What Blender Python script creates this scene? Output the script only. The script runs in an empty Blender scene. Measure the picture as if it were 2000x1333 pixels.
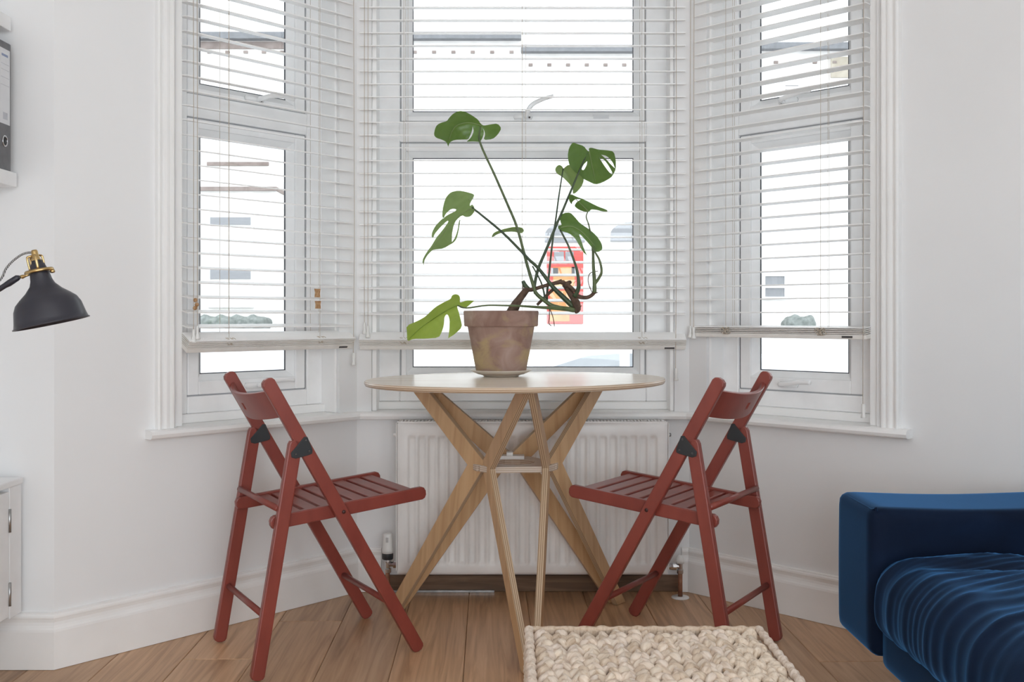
import bpy, bmesh, math, random
from mathutils import Vector, Matrix
from mathutils.geometry import delaunay_2d_cdt

# ------------------------------------------------------------------ camera, world, light, exposure
SC = bpy.context.scene
COL = SC.collection
F, YH, HC = 1950.0, 620.0, 0.935          # focal length in pixels, horizon row, eye height
cam_data = bpy.data.cameras.new('camera')
cam = bpy.data.objects.new('camera', cam_data)
COL.objects.link(cam)
cam.location = (0, 0, HC)
cam.rotation_euler = (math.pi / 2, 0, 0)
cam_data.sensor_width = 36.0
cam_data.lens = F * 36.0 / 2000.0
cam_data.shift_y = -(666.5 - YH) / 2000.0
cam_data.clip_start = 0.05
cam_data.clip_end = 200
SC.camera = cam

world = bpy.data.worlds.new('overcast_sky')
SC.world = world
world.use_nodes = True
bg = world.node_tree.nodes['Background']
bg.inputs['Color'].default_value = (0.91, 0.96, 1.0, 1)
bg.inputs['Strength'].default_value = 3.4

SC.view_settings.view_transform = 'Standard'
SC.view_settings.look = 'None'
SC.view_settings.exposure = -0.07
SC.view_settings.gamma = 1.0
SC.view_settings.use_curve_mapping = False


def fill_light(name, loc, rot, sx, sy, power=None):
    d = bpy.data.lights.new(name, 'AREA')
    d.shape = 'RECTANGLE'
    d.size, d.size_y = sx, sy
    d.cycles.is_portal = power is None
    if power is not None:
        d.energy = power
        d.color = (0.84, 0.93, 1.0)
    o = bpy.data.objects.new(name, d)
    o.location = loc
    o.rotation_euler = rot
    COL.objects.link(o)
    return o


REAR_Y = -2.4
# added fill lights in made-up side and rear wall openings, behind the camera
fill_light('side_fill_light', (1.84, -1.15, 1.25), (0, math.pi / 2, 0), 2.1, 2.1, 14.0)
fill_light('rear_fill_light', (0.45, REAR_Y - 0.02, 1.05), (math.pi / 2, 0, 0), 2.0, 2.0, 36.0)
SC.cycles.max_bounces = 18
SC.cycles.diffuse_bounces = 10
SC.cycles.glossy_bounces = 6

# ------------------------------------------------------------------ materials


def new_mat(name):
    m = bpy.data.materials.new(name)
    m.use_nodes = True
    nt = m.node_tree
    return m, nt, nt.nodes['Principled BSDF']


def N(nt, kind, **kw):
    n = nt.nodes.new(kind)
    for k, v in kw.items():
        if k in n.inputs:
            n.inputs[k].default_value = v
        else:
            setattr(n, k, v)
    return n


def L(nt, a, b):
    nt.links.new(a, b)


def coords(nt, kind='Object', scale=(1, 1, 1), rand=False):
    tc = N(nt, 'ShaderNodeTexCoord')
    mp = N(nt, 'ShaderNodeMapping')
    mp.inputs['Scale'].default_value = scale
    L(nt, tc.outputs[kind], mp.inputs['Vector'])
    if rand:
        oi = N(nt, 'ShaderNodeObjectInfo')
        mul = N(nt, 'ShaderNodeVectorMath', operation='SCALE')
        comb = N(nt, 'ShaderNodeCombineXYZ')
        for i in range(3):
            L(nt, oi.outputs['Random'], comb.inputs[i])
        L(nt, comb.outputs[0], mul.inputs[0])
        mul.inputs['Scale'].default_value = 37.0
        L(nt, mul.outputs[0], mp.inputs['Location'])
    return mp.outputs['Vector']


def ramp(nt, fac, stops):
    r = N(nt, 'ShaderNodeValToRGB')
    e = r.color_ramp.elements
    while len(e) < len(stops):
        e.new(0.5)
    for i, (p, c) in enumerate(stops):
        e[i].position = p
        e[i].color = (*c, 1)
    L(nt, fac, r.inputs['Fac'])
    return r.outputs['Color']


def bump(nt, height, bsdf, strength=0.2, dist=0.002):
    b = N(nt, 'ShaderNodeBump')
    b.inputs['Strength'].default_value = strength
    b.inputs['Distance'].default_value = dist
    L(nt, height, b.inputs['Height'])
    L(nt, b.outputs['Normal'], bsdf.inputs['Normal'])


def mat_noise(name, c1, c2, rough=0.5, scale=6, detail=4, stretch=(1, 1, 1), bmp=0.0, bscale=None, metal=0.0, rand=False, spec=None, coat=0.0):
    m, nt, b = new_mat(name)
    v = coords(nt, 'Object', stretch, rand)
    n = N(nt, 'ShaderNodeTexNoise', Scale=scale, Detail=detail)
    L(nt, v, n.inputs['Vector'])
    L(nt, ramp(nt, n.outputs['Fac'], [(0.3, c1), (0.7, c2)]), b.inputs['Base Color'])
    b.inputs['Roughness'].default_value = rough
    b.inputs['Metallic'].default_value = metal
    if spec is not None:
        b.inputs['Specular IOR Level'].default_value = spec
    if coat:
        b.inputs['Coat Weight'].default_value = coat
        b.inputs['Coat Roughness'].default_value = 0.25
    if bmp:
        n2 = N(nt, 'ShaderNodeTexNoise', Scale=bscale or scale * 8, Detail=3)
        L(nt, v, n2.inputs['Vector'])
        bump(nt, n2.outputs['Fac'], b, bmp, 0.002)
    return m


def mat_wood(name, dark, mid, light, grain=(30, 2, 30), rough=0.45, rand=True, coat=0.0, tone=0.25):
    """long grain along local Y"""
    m, nt, b = new_mat(name)
    v = coords(nt, 'Object', grain, rand)
    n = N(nt, 'ShaderNodeTexNoise', Scale=1.6, Detail=6, Distortion=1.2)
    L(nt, v, n.inputs['Vector'])
    col = ramp(nt, n.outputs['Fac'], [(0.28, dark), (0.5, mid), (0.72, light)])
    if rand:
        oi = N(nt, 'ShaderNodeObjectInfo')
        mr = N(nt, 'ShaderNodeMapRange')
        mr.inputs['To Min'].default_value = 1.0 - tone
        mr.inputs['To Max'].default_value = 1.0 + tone
        L(nt, oi.outputs['Random'], mr.inputs['Value'])
        vm = N(nt, 'ShaderNodeVectorMath', operation='SCALE')
        L(nt, col, vm.inputs[0])
        L(nt, mr.outputs[0], vm.inputs['Scale'])
        col = vm.outputs[0]
    L(nt, col, b.inputs['Base Color'])
    b.inputs['Roughness'].default_value = rough
    if coat:
        b.inputs['Coat Weight'].default_value = coat
        b.inputs['Coat Roughness'].default_value = 0.3
    bump(nt, n.outputs['Fac'], b, 0.08, 0.001)
    return m


def mat_ply(name, face_d, face_l, band_d, band_l, grain=(3, 40, 40), rough=0.42):
    """plywood: grain along local X on the faces, veneer bands through local Z on the cut edges"""
    m, nt, b = new_mat(name)
    tc = N(nt, 'ShaderNodeTexCoord')
    mp = N(nt, 'ShaderNodeMapping')
    mp.inputs['Scale'].default_value = grain
    L(nt, tc.outputs['Object'], mp.inputs['Vector'])
    n = N(nt, 'ShaderNodeTexNoise', Scale=1.0, Detail=6, Distortion=0.8)
    L(nt, mp.outputs[0], n.inputs['Vector'])
    face = ramp(nt, n.outputs['Fac'], [(0.3, face_d), (0.7, face_l)])
    sep = N(nt, 'ShaderNodeSeparateXYZ')
    L(nt, tc.outputs['Object'], sep.inputs[0])
    w = N(nt, 'ShaderNodeMath', operation='MULTIPLY')
    w.inputs[1].default_value = 2 * math.pi / 0.0055
    L(nt, sep.outputs['Z'], w.inputs[0])
    s = N(nt, 'ShaderNodeMath', operation='SINE')
    L(nt, w.outputs[0], s.inputs[0])
    add = N(nt, 'ShaderNodeMath', operation='MULTIPLY_ADD')
    add.inputs[1].default_value = 0.5
    add.inputs[2].default_value = 0.5
    L(nt, s.outputs[0], add.inputs[0])
    edge = ramp(nt, add.outputs[0], [(0.25, band_d), (0.6, band_l)])
    sn = N(nt, 'ShaderNodeSeparateXYZ')
    L(nt, tc.outputs['Normal'], sn.inputs[0])
    ab = N(nt, 'ShaderNodeMath', operation='ABSOLUTE')
    L(nt, sn.outputs['Z'], ab.inputs[0])
    gt = N(nt, 'ShaderNodeMath', operation='GREATER_THAN')
    gt.inputs[1].default_value = 0.7
    L(nt, ab.outputs[0], gt.inputs[0])
    mx = N(nt, 'ShaderNodeMix', data_type='RGBA')
    L(nt, gt.outputs[0], mx.inputs['Factor'])
    L(nt, edge, mx.inputs[6])
    L(nt, face, mx.inputs[7])
    L(nt, mx.outputs[2], b.inputs['Base Color'])
    b.inputs['Roughness'].default_value = rough
    return m


def mat_plain(name, c, rough=0.5, metal=0.0, spec=None):
    k = 0.93
    return mat_noise(name, tuple(x * k for x in c), c, rough, 14, 3, metal=metal, spec=spec)


M = {}
M['wall'] = mat_noise('wall_paint', (0.785, 0.79, 0.795), (0.815, 0.82, 0.825), 0.75, 2.0, 5, bmp=0.05, bscale=60)
M['ceiling'] = mat_plain('ceiling_paint', (0.88, 0.88, 0.875), 0.8)
M['gloss'] = mat_noise('gloss_white_woodwork', (0.86, 0.86, 0.855), (0.90, 0.90, 0.895), 0.30, 5, 4, bmp=0.04, bscale=25)
M['skirt'] = mat_noise('skirting_paint', (0.83, 0.82, 0.805), (0.875, 0.87, 0.86), 0.38, 7, 5, bmp=0.06, bscale=30)
M['upvc'] = mat_plain('white_window_plastic', (0.925, 0.93, 0.935), 0.25)
M['gasket'] = mat_plain('dark_window_seal', (0.08, 0.085, 0.10), 0.6)
M['grey_seal'] = mat_plain('grey_window_seal', (0.42, 0.43, 0.45), 0.6)
M['blind'] = mat_noise('blind_slat_paint', (0.90, 0.90, 0.895), (0.925, 0.925, 0.92), 0.35, 20, 3)
M['cream'] = mat_noise('blind_rail_cream', (0.76, 0.73, 0.69), (0.82, 0.80, 0.765), 0.45, 20, 3)
M['cord'] = mat_plain('blind_cord', (0.50, 0.43, 0.35), 0.8)
M['acrylic'] = mat_plain('clear_white_tassel', (0.80, 0.80, 0.78), 0.15)
M['dark_mark'] = mat_plain('dark_label', (0.07, 0.065, 0.065), 0.5)
M['rust'] = mat_noise('worn_brown_tape', (0.30, 0.14, 0.05), (0.55, 0.36, 0.20), 0.7, 120, 3)
M['oak'] = mat_wood('oak_boards', (0.33, 0.185, 0.095), (0.50, 0.30, 0.165), (0.62, 0.40, 0.24), (26, 1.3, 26), 0.42, tone=0.14, coat=0.15)
M['subfloor'] = mat_plain('subfloor', (0.06, 0.035, 0.02), 0.9)
M['darkwood_gap'] = mat_wood('dark_wood_and_gap_shade', (0.10, 0.06, 0.035), (0.17, 0.10, 0.06), (0.24, 0.15, 0.09), (2, 26, 26), 0.7)
M['radiator'] = mat_plain('radiator_enamel', (0.87, 0.86, 0.845), 0.35)
M['chrome'] = mat_noise('chrome', (0.55, 0.55, 0.56), (0.75, 0.75, 0.76), 0.18, 20, 2, metal=1.0)
M['copper'] = mat_noise('painted_copper_pipe', (0.22, 0.09, 0.05), (0.36, 0.17, 0.10), 0.45, 60, 3, metal=0.4)
M['black'] = mat_plain('black_plastic', (0.025, 0.027, 0.03), 0.45)
M['redwood'] = mat_noise('red_stained_wood', (0.20, 0.038, 0.027), (0.26, 0.054, 0.038), 0.36, 3, 5, stretch=(6, 6, 2), bmp=0.03, bscale=40, rand=True, coat=0.05)
M['hole'] = mat_plain('dark_bolt', (0.05, 0.015, 0.012), 0.5)
M['ply_top'] = mat_ply('birch_ply_top', (0.70, 0.61, 0.51), (0.80, 0.73, 0.64), (0.42, 0.29, 0.19), (0.66, 0.53, 0.40), (2, 28, 28), 0.24)
M['ply_leg'] = mat_ply('birch_ply_leg', (0.48, 0.29, 0.145), (0.62, 0.41, 0.225), (0.30, 0.19, 0.11), (0.60, 0.46, 0.31))
M['ply_pale'] = mat_ply('pale_ply', (0.66, 0.60, 0.55), (0.74, 0.69, 0.65), (0.40, 0.30, 0.22), (0.62, 0.52, 0.43))
M['ceramic'] = mat_plain('cream_ceramic', (0.66, 0.60, 0.52), 0.35)
M['soil'] = mat_noise('potting_soil', (0.03, 0.02, 0.014), (0.09, 0.06, 0.04), 0.95, 60, 4, bmp=0.6)
M['stem'] = mat_noise('green_stem', (0.055, 0.085, 0.03), (0.12, 0.16, 0.06), 0.45, 25, 3)
M['stem_dark'] = mat_noise('dark_green_stem', (0.025, 0.05, 0.025), (0.06, 0.09, 0.04), 0.45, 25, 3)
M['woody'] = mat_noise('woody_stem', (0.055, 0.032, 0.02), (0.15, 0.09, 0.06), 0.75, 70, 4, bmp=0.5)
M['lamp'] = mat_plain('matt_black_metal', (0.026, 0.026, 0.036), 0.33)
M['brass'] = mat_noise('brass', (0.50, 0.34, 0.14), (0.66, 0.48, 0.24), 0.28, 30, 2, metal=1.0)
M['white_lamp'] = mat_plain('white_enamel', (0.8, 0.8, 0.78), 0.4)
M['cabinet'] = mat_plain('white_cabinet', (0.86, 0.865, 0.87), 0.3)
M['steel'] = mat_noise('hinge_steel', (0.35, 0.35, 0.35), (0.5, 0.5, 0.5), 0.35, 30, 2, metal=1.0)
M['binder'] = mat_noise('grey_binder_card', (0.12, 0.12, 0.128), (0.16, 0.16, 0.168), 0.5, 40, 3)
M['paper'] = mat_plain('label_paper', (0.72, 0.73, 0.75), 0.7)
M['ink'] = mat_plain('blue_ink', (0.28, 0.33, 0.48), 0.7)
M['greyink'] = mat_plain('grey_ink', (0.45, 0.46, 0.50), 0.7)
# street
M['render'] = mat_noise('pale_facade', (0.72, 0.70, 0.67), (0.82, 0.80, 0.78), 0.9, 3, 4)
M['slate_shade'] = mat_noise('slate_and_eaves_shadow', (0.15, 0.155, 0.165), (0.20, 0.205, 0.22), 0.8, 8, 4)
M['brick'] = mat_noise('red_brick_band', (0.20, 0.16, 0.145), (0.30, 0.25, 0.23), 0.9, 5, 4)
M['stock_brick'] = mat_noise('yellow_stock_brick', (0.34, 0.30, 0.24), (0.46, 0.42, 0.35), 0.9, 5, 4)
M['street_glass'] = mat_plain('street_window_glass', (0.25, 0.255, 0.27), 0.3)
M['street_trim'] = mat_plain('street_white_trim', (0.8, 0.8, 0.8), 0.6)
M['red_door'] = mat_plain('red_door_paint', (0.55, 0.075, 0.065), 0.4)
M['door_glass'] = mat_noise('coloured_door_glass', (0.55, 0.17, 0.05), (0.50, 0.30, 0.12), 0.4, 4, 3)
M['asphalt'] = mat_noise('asphalt', (0.30, 0.30, 0.31), (0.40, 0.40, 0.41), 0.9, 8, 4)
M['car'] = mat_plain('white_car_paint', (0.75, 0.76, 0.78), 0.2)
M['car_glass'] = mat_plain('car_window', (0.34, 0.36, 0.38), 0.15)
M['hedge'] = mat_noise('hedge_leaves', (0.12, 0.14, 0.13), (0.24, 0.26, 0.25), 0.9, 12, 5, bmp=1.0)


def make_glass():
    m = bpy.data.materials.new('window_glass')
    m.use_nodes = True
    nt = m.node_tree
    nt.nodes.clear()
    out = N(nt, 'ShaderNodeOutputMaterial')
    tr = N(nt, 'ShaderNodeBsdfTransparent')
    tr.inputs['Color'].default_value = (0.97, 0.98, 0.98, 1)
    gl = N(nt, 'ShaderNodeBsdfGlossy', Roughness=0.02)
    fr = N(nt, 'ShaderNodeFresnel', IOR=1.45)
    mx = N(nt, 'ShaderNodeMixShader')
    L(nt, fr.outputs[0], mx.inputs[0])
    L(nt, tr.outputs[0], mx.inputs[1])
    L(nt, gl.outputs[0], mx.inputs[2])
    L(nt, mx.outputs[0], out.inputs['Surface'])
    return m


M['glass'] = make_glass()


def make_leaf(name, c1, c2, tr, trans=0.5):
    m, nt, b = new_mat(name)
    v = coords(nt, 'Object', (1, 1, 1))
    n = N(nt, 'ShaderNodeTexNoise', Scale=28, Detail=4, Distortion=0.6)
    L(nt, v, n.inputs['Vector'])
    L(nt, ramp(nt, n.outputs['Fac'], [(0.3, c1), (0.7, c2)]), b.inputs['Base Color'])
    b.inputs['Roughness'].default_value = 0.30
    t = N(nt, 'ShaderNodeBsdfTranslucent')
    t.inputs['Color'].default_value = (*tr, 1)
    mx = N(nt, 'ShaderNodeMixShader')
    mx.inputs[0].default_value = trans
    out = nt.nodes['Material Output']
    L(nt, b.outputs[0], mx.inputs[1])
    L(nt, t.outputs[0], mx.inputs[2])
    L(nt, mx.outputs[0], out.inputs['Surface'])
    return m


M['leaf'] = make_leaf('green_leaf', (0.055, 0.115, 0.045), (0.10, 0.18, 0.075), (0.20, 0.33, 0.05), 0.45)
M['leaf_light'] = make_leaf('fresh_green_leaf', (0.19, 0.29, 0.05), (0.27, 0.38, 0.09), (0.42, 0.55, 0.06), 0.5)
M['leaf_grey'] = make_leaf('grey_green_leaf', (0.14, 0.22, 0.085), (0.20, 0.29, 0.13), (0.27, 0.38, 0.10), 0.45)
M['vein'] = mat_plain('leaf_vein', (0.22, 0.30, 0.12), 0.5)


def make_terracotta():
    m, nt, b = new_mat('weathered_terracotta')
    v = coords(nt, 'Object')
    n1 = N(nt, 'ShaderNodeTexNoise', Scale=14, Detail=6, Distortion=0.8)
    n2 = N(nt, 'ShaderNodeTexNoise', Scale=9, Detail=5, Distortion=0.4)
    mp = N(nt, 'ShaderNodeMapping')
    mp.inputs['Location'].default_value = (3.1, 1.7, 0.4)
    mp.inputs['Scale'].default_value = (1, 1, 1.6)
    L(nt, v, n1.inputs['Vector'])
    L(nt, v, mp.inputs['Vector'])
    L(nt, mp.outputs[0], n2.inputs['Vector'])
    base = ramp(nt, n1.outputs['Fac'], [(0.3, (0.225, 0.13, 0.10)), (0.55, (0.33, 0.215, 0.175)), (0.75, (0.42, 0.31, 0.265))])
    mask = ramp(nt, n2.outputs['Fac'], [(0.52, (0, 0, 0)), (0.66, (1, 1, 1))])
    mx = N(nt, 'ShaderNodeMix', data_type='RGBA')
    L(nt, mask, mx.inputs['Factor'])
    L(nt, base, mx.inputs[6])
    mx.inputs[7].default_value = (0.40, 0.29, 0.155, 1)
    L(nt, mx.outputs[2], b.inputs['Base Color'])
    b.inputs['Roughness'].default_value = 0.85
    bump(nt, n1.outputs['Fac'], b, 0.2, 0.002)
    return m


M['terracotta'] = make_terracotta()


def make_velvet():
    m, nt, b = new_mat('blue_velvet')
    v = coords(nt, 'Object', (1, 1, 1))
    n = N(nt, 'ShaderNodeTexNoise', Scale=5, Detail=5, Distortion=1.0)
    L(nt, v, n.inputs['Vector'])
    L(nt, ramp(nt, n.outputs['Fac'], [(0.3, (0.0015, 0.006, 0.020)), (0.7, (0.003, 0.012, 0.038))]), b.inputs['Base Color'])
    b.inputs['Roughness'].default_value = 0.75
    b.inputs['Specular IOR Level'].default_value = 0.15
    b.inputs['Sheen Weight'].default_value = 1.0
    b.inputs['Sheen Roughness'].default_value = 0.32
    b.inputs['Sheen Tint'].default_value = (0.09, 0.33, 0.74, 1)
    n2 = N(nt, 'ShaderNodeTexNoise', Scale=500, Detail=2)
    L(nt, v, n2.inputs['Vector'])
    bump(nt, n2.outputs['Fac'], b, 0.25, 0.0008)
    return m


M['velvet'] = make_velvet()


def make_rush():
    m, nt, b = new_mat('water_hyacinth_rope')
    v = coords(nt, 'Object', (160, 160, 14), True)
    n = N(nt, 'ShaderNodeTexNoise', Scale=1.0, Detail=4)
    L(nt, v, n.inputs['Vector'])
    col = ramp(nt, n.outputs['Fac'], [(0.25, (0.46, 0.35, 0.25)), (0.45, (0.72, 0.62, 0.52)), (0.75, (0.84, 0.77, 0.69))])
    oi = N(nt, 'ShaderNodeObjectInfo')
    tone = ramp(nt, oi.outputs['Random'], [(0.0, (0.78, 0.70, 0.62)), (0.35, (1.0, 0.97, 0.92)), (0.7, (0.95, 0.92, 0.92)), (1.0, (1.05, 1.0, 0.95))])
    mx = N(nt, 'ShaderNodeMix', data_type='RGBA', blend_type='MULTIPLY')
    mx.inputs['Factor'].default_value = 1.0
    L(nt, col, mx.inputs[6])
    L(nt, tone, mx.inputs[7])
    L(nt, mx.outputs[2], b.inputs['Base Color'])
    b.inputs['Roughness'].default_value = 0.7
    bump(nt, n.outputs['Fac'], b, 0.5, 0.002)
    return m


M['rush'] = make_rush()

# ------------------------------------------------------------------ mesh helpers


class MB:
    def __init__(self):
        self.v, self.f = [], []

    def add(self, vs, fs, xf=None):
        o = len(self.v)
        for p in vs:
            p = Vector(p)
            self.v.append(xf(p) if xf else p)
        self.f += [tuple(i + o for i in q) for q in fs]
        return self

    def box(self, x0, x1, y0, y1, z0, z1, xf=None):
        vs = [(x0, y0, z0), (x1, y0, z0), (x1, y1, z0), (x0, y1, z0), (x0, y0, z1), (x1, y0, z1), (x1, y1, z1), (x0, y1, z1)]
        return self.add(vs, [(0, 3, 2, 1), (4, 5, 6, 7), (0, 1, 5, 4), (1, 2, 6, 5), (2, 3, 7, 6), (3, 0, 4, 7)], xf)

    def prism(self, poly, h0, h1, xf=None):
        """polygon in local xy, extruded along local z"""
        n = len(poly)
        vs = [(x, y, h0) for x, y in poly] + [(x, y, h1) for x, y in poly]
        fs = [tuple(range(n - 1, -1, -1)), tuple(range(n, 2 * n))]
        fs += [(i, (i + 1) % n, n + (i + 1) % n, n + i) for i in range(n)]
        return self.add(vs, fs, xf)

    def lathe(self, prof, n=32, xf=None, closed=False):
        vs, fs = [], []
        m = len(prof)
        for r, z in prof:
            for k in range(n):
                a = 2 * math.pi * k / n
                vs.append((r * math.cos(a), r * math.sin(a), z))
        last = m if closed else m - 1
        for i in range(last):
            j = (i + 1) % m
            for k in range(n):
                q = (k + 1) % n
                fs.append((i * n + k, i * n + q, j * n + q, j * n + k))
        return self.add(vs, fs, xf)

    def tube(self, pts, r, n=8, smooth=0, caps=True):
        pts = [Vector(p) for p in pts]
        rs = list(r) if isinstance(r, (list, tuple)) else [r] * len(pts)
        if smooth:
            pts, rs = catmull(pts, rs, smooth)
        o = len(self.v)
        up = None
        for i, p in enumerate(pts):
            t = (pts[min(i + 1, len(pts) - 1)] - pts[max(i - 1, 0)])
            t = t.normalized() if t.length > 1e-9 else Vector((0, 0, 1))
            if up is None:
                up = t.orthogonal().normalized()
            else:
                up = (up - t * up.dot(t))
                up = up.normalized() if up.length > 1e-6 else t.orthogonal().normalized()
            w = t.cross(up)
            for k in range(n):
                a = 2 * math.pi * k / n
                self.v.append(p + (up * math.cos(a) + w * math.sin(a)) * rs[i])
        for i in range(len(pts) - 1):
            for k in range(n):
                q = (k + 1) % n
                self.f.append((o + i * n + k, o + i * n + q, o + (i + 1) * n + q, o + (i + 1) * n + k))
        if caps:
            self.f.append(tuple(o + k for k in range(n - 1, -1, -1)))
            e = o + (len(pts) - 1) * n
            self.f.append(tuple(e + k for k in range(n)))
        return self

    def ball(self, c, r, n=12, m=8, sc=(1, 1, 1)):
        prof = [(max(1e-4, math.sin(math.pi * i / m)), -math.cos(math.pi * i / m)) for i in range(m + 1)]
        c = Vector(c)
        return self.lathe(prof, n, lambda p: c + Vector((p.x * r * sc[0], p.y * r * sc[1], p.z * r * sc[2])))

    def mesh(self, name):
        me = bpy.data.meshes.new(name)
        me.from_pydata([tuple(p) for p in self.v], [], self.f)
        bm = bmesh.new()
        bm.from_mesh(me)
        bmesh.ops.recalc_face_normals(bm, faces=bm.faces)
        bm.to_mesh(me)
        bm.free()
        return me

    def build(self, name, mat, parent=None, smooth=False, bevel=0.0, seg=2, loc=None, matrix=None):
        me = self.mesh(name)
        return link(name, me, mat, parent, smooth, bevel, seg, loc, matrix)


def link(name, me, mat, parent=None, smooth=False, bevel=0.0, seg=2, loc=None, matrix=None):
    if mat and not me.materials:
        me.materials.append(M[mat] if isinstance(mat, str) else mat)
    if smooth:
        me.polygons.foreach_set('use_smooth', [True] * len(me.polygons))
    o = bpy.data.objects.new(name, me)
    COL.objects.link(o)
    if parent:
        o.parent = parent
    if matrix is not None:
        o.matrix_local = matrix
    if loc is not None:
        o.location = loc
    if bevel:
        b = o.modifiers.new('edge', 'BEVEL')
        b.width = bevel
        b.segments = seg
        b.limit_method = 'ANGLE'
        b.angle_limit = math.radians(40)
        if smooth is None:
            pass
    return o


def catmull(pts, rs, k):
    P, R = [], []
    n = len(pts)
    for i in range(n - 1):
        p0, p1, p2, p3 = pts[max(i - 1, 0)], pts[i], pts[i + 1], pts[min(i + 2, n - 1)]
        for j in range(k):
            t = j / k
            P.append(0.5 * ((2 * p1) + (p2 - p0) * t + (2 * p0 - 5 * p1 + 4 * p2 - p3) * t * t + (3 * p1 - p0 - 3 * p2 + p3) * t ** 3))
            R.append(rs[i] * (1 - t) + rs[i + 1] * t)
    P.append(pts[-1])
    R.append(rs[-1])
    return P, R


def tag(o, label=None, cat=None, group=None, kind=None):
    if label:
        o['label'] = label
    if cat:
        o['category'] = cat
    if group:
        o['group'] = group
    if kind:
        o['kind'] = kind
    return o


def thing(name, label, cat, loc=(0, 0, 0), rz=0.0, group=None, kind=None):
    o = bpy.data.objects.new(name, None)
    o.empty_display_size = 0.1
    COL.objects.link(o)
    o.location = loc
    o.rotation_euler = (0, 0, rz)
    return tag(o, label, cat, group, kind)


def copy_tree(o, parent=None):
    c = o.copy()
    COL.objects.link(c)
    if parent:
        c.parent = parent
    for ch in list(o.children):
        copy_tree(ch, c)
    return c


def world_at(u, v, Y):
    """point of the place seen at a photograph pixel, at distance Y"""
    return Vector(((u - 1000.0) / F * Y, Y, HC - (v - YH) / F * Y))


# ------------------------------------------------------------------ the bay: plan
PL0, PL1, PR1, PR0 = Vector((-1.22, 2.66)), Vector((-0.53, 3.41)), Vector((0.605, 3.41)), Vector((1.355, 2.66))
XL, XR = -1.75, 1.82
CEIL, HEAD, SILL = 2.72, 2.30, 0.613
WT = 0.26


def seg_frame(a, b):
    e = b - a
    return a, math.atan2(e.y, e.x), e.length


SEG = {'left': seg_frame(PL0, PL1), 'front': seg_frame(PL1, PR1), 'right': seg_frame(PR1, PR0)}


def seg_matrix(k):
    a, ang, ln = SEG[k]
    return Matrix.Translation((a.x, a.y, 0)) @ Matrix.Rotation(ang, 4, 'Z')


def sweep(mb, path, prof, closed_prof=True):
    """profile (t into the room, z) swept along a plan polyline running left to right with mitred corners; room lies to the right-hand side"""
    n = len(path)
    rings = []
    for i, p in enumerate(path):
        d0 = (path[i] - path[i - 1]).normalized() if i > 0 else None
        d1 = (path[i + 1] - path[i]).normalized() if i < n - 1 else None
        n0 = Vector((d0.y, -d0.x)) if d0 else None
        n1 = Vector((d1.y, -d1.x)) if d1 else None
        if n0 is None:
            m = n1
        elif n1 is None:
            m = n0
        else:
            m = (n0 + n1)
            m = m / (1 + n0.dot(n1))
        rings.append([Vector((p.x + m.x * t, p.y + m.y * t, z)) for t, z in prof])
    k = len(prof)
    vs = [q for r in rings for q in r]
    fs = []
    for i in range(n - 1):
        for j in range(k):
            q = (j + 1) % k
            fs.append((i * k + j, i * k + q, (i + 1) * k + q, (i + 1) * k + j))
    fs.append(tuple(range(k)))
    fs.append(tuple(range((n - 1) * k + k - 1, (n - 1) * k - 1, -1)))
    mb.add(vs, fs)
    return mb


# ------------------------------------------------------------------ walls, floor, ceiling
def struct(o, label, cat=None):
    return tag(o, label, cat, None, 'structure')


OPEN = {'left': (0.352, 0.945), 'front': (0.05, 1.085), 'right': (0.07, 0.664)}
for k, lab in (('left', 'white painted angled bay wall with window on the lamp side'),
               ('front', 'white painted centre bay wall behind the radiator'),
               ('right', 'white painted angled bay wall with window on the sofa side')):
    a, ang, ln = SEG[k]
    s0, s1 = OPEN[k]
    mb = MB()
    mb.box(-0.0, ln, 0, WT, 0.0, SILL - 0.02)
    mb.box(-0.0, ln, 0, WT, HEAD, CEIL)
    mb.box(0.0, s0, 0, WT, SILL - 0.02, HEAD)
    mb.box(s1, ln, 0, WT, SILL - 0.02, HEAD)
    o = mb.build('wall_bay_' + k, 'wall', matrix=seg_matrix(k))
    struct(o, lab, 'wall')
for nm, b, lab in (('wall_front_left', (XL - 0.2, PL0.x, 2.66, 2.66 + WT), 'plain white wall beside the bay behind the shelves'),
                   ('wall_front_right', (PR0.x, XR + 0.2, 2.66, 2.66 + WT), 'plain white wall beside the bay behind the sofa'),
                   ('wall_left', (XL - 0.2, XL, REAR_Y, 2.66), 'white side wall carrying the shelves'),
                   ):
    struct(MB().box(b[0], b[1], b[2], b[3], 0, CEIL).build(nm, 'wall'), lab, 'wall')
mb = MB()
mb.box(XR, XR + 0.2, REAR_Y, -2.2, 0, CEIL)
mb.box(XR, XR + 0.2, -0.1, 2.66, 0, CEIL)
mb.box(XR, XR + 0.2, -2.2, -0.1, 0, 0.2)
mb.box(XR, XR + 0.2, -2.2, -0.1, 2.3, CEIL)
struct(MB().box(XL - 0.2, -0.6, REAR_Y - 0.2, REAR_Y, 0, CEIL).box(1.5, XR + 0.2, REAR_Y - 0.2, REAR_Y, 0, CEIL).box(-0.6, 1.5, REAR_Y - 0.2, REAR_Y, 2.1, CEIL).build('wall_back', 'wall'), 'white rear wall with an added fill-light opening behind the camera', 'wall')  # rear opening added for the fill light
struct(mb.build('wall_right', 'wall'), 'white side wall behind the sofa with an added fill-light opening', 'wall')  # side opening added for the fill light
struct(MB().prism([(XL - 0.2, REAR_Y - 0.2), (XR + 0.2, REAR_Y - 0.2), (XR + 0.2, 2.9), (PR1.x + 0.15, 3.67), (PL1.x - 0.15, 3.67), (XL - 0.2, 2.9)], CEIL, CEIL + 0.12).build('ceiling', 'ceiling'), 'plain white ceiling', 'ceiling')

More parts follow.
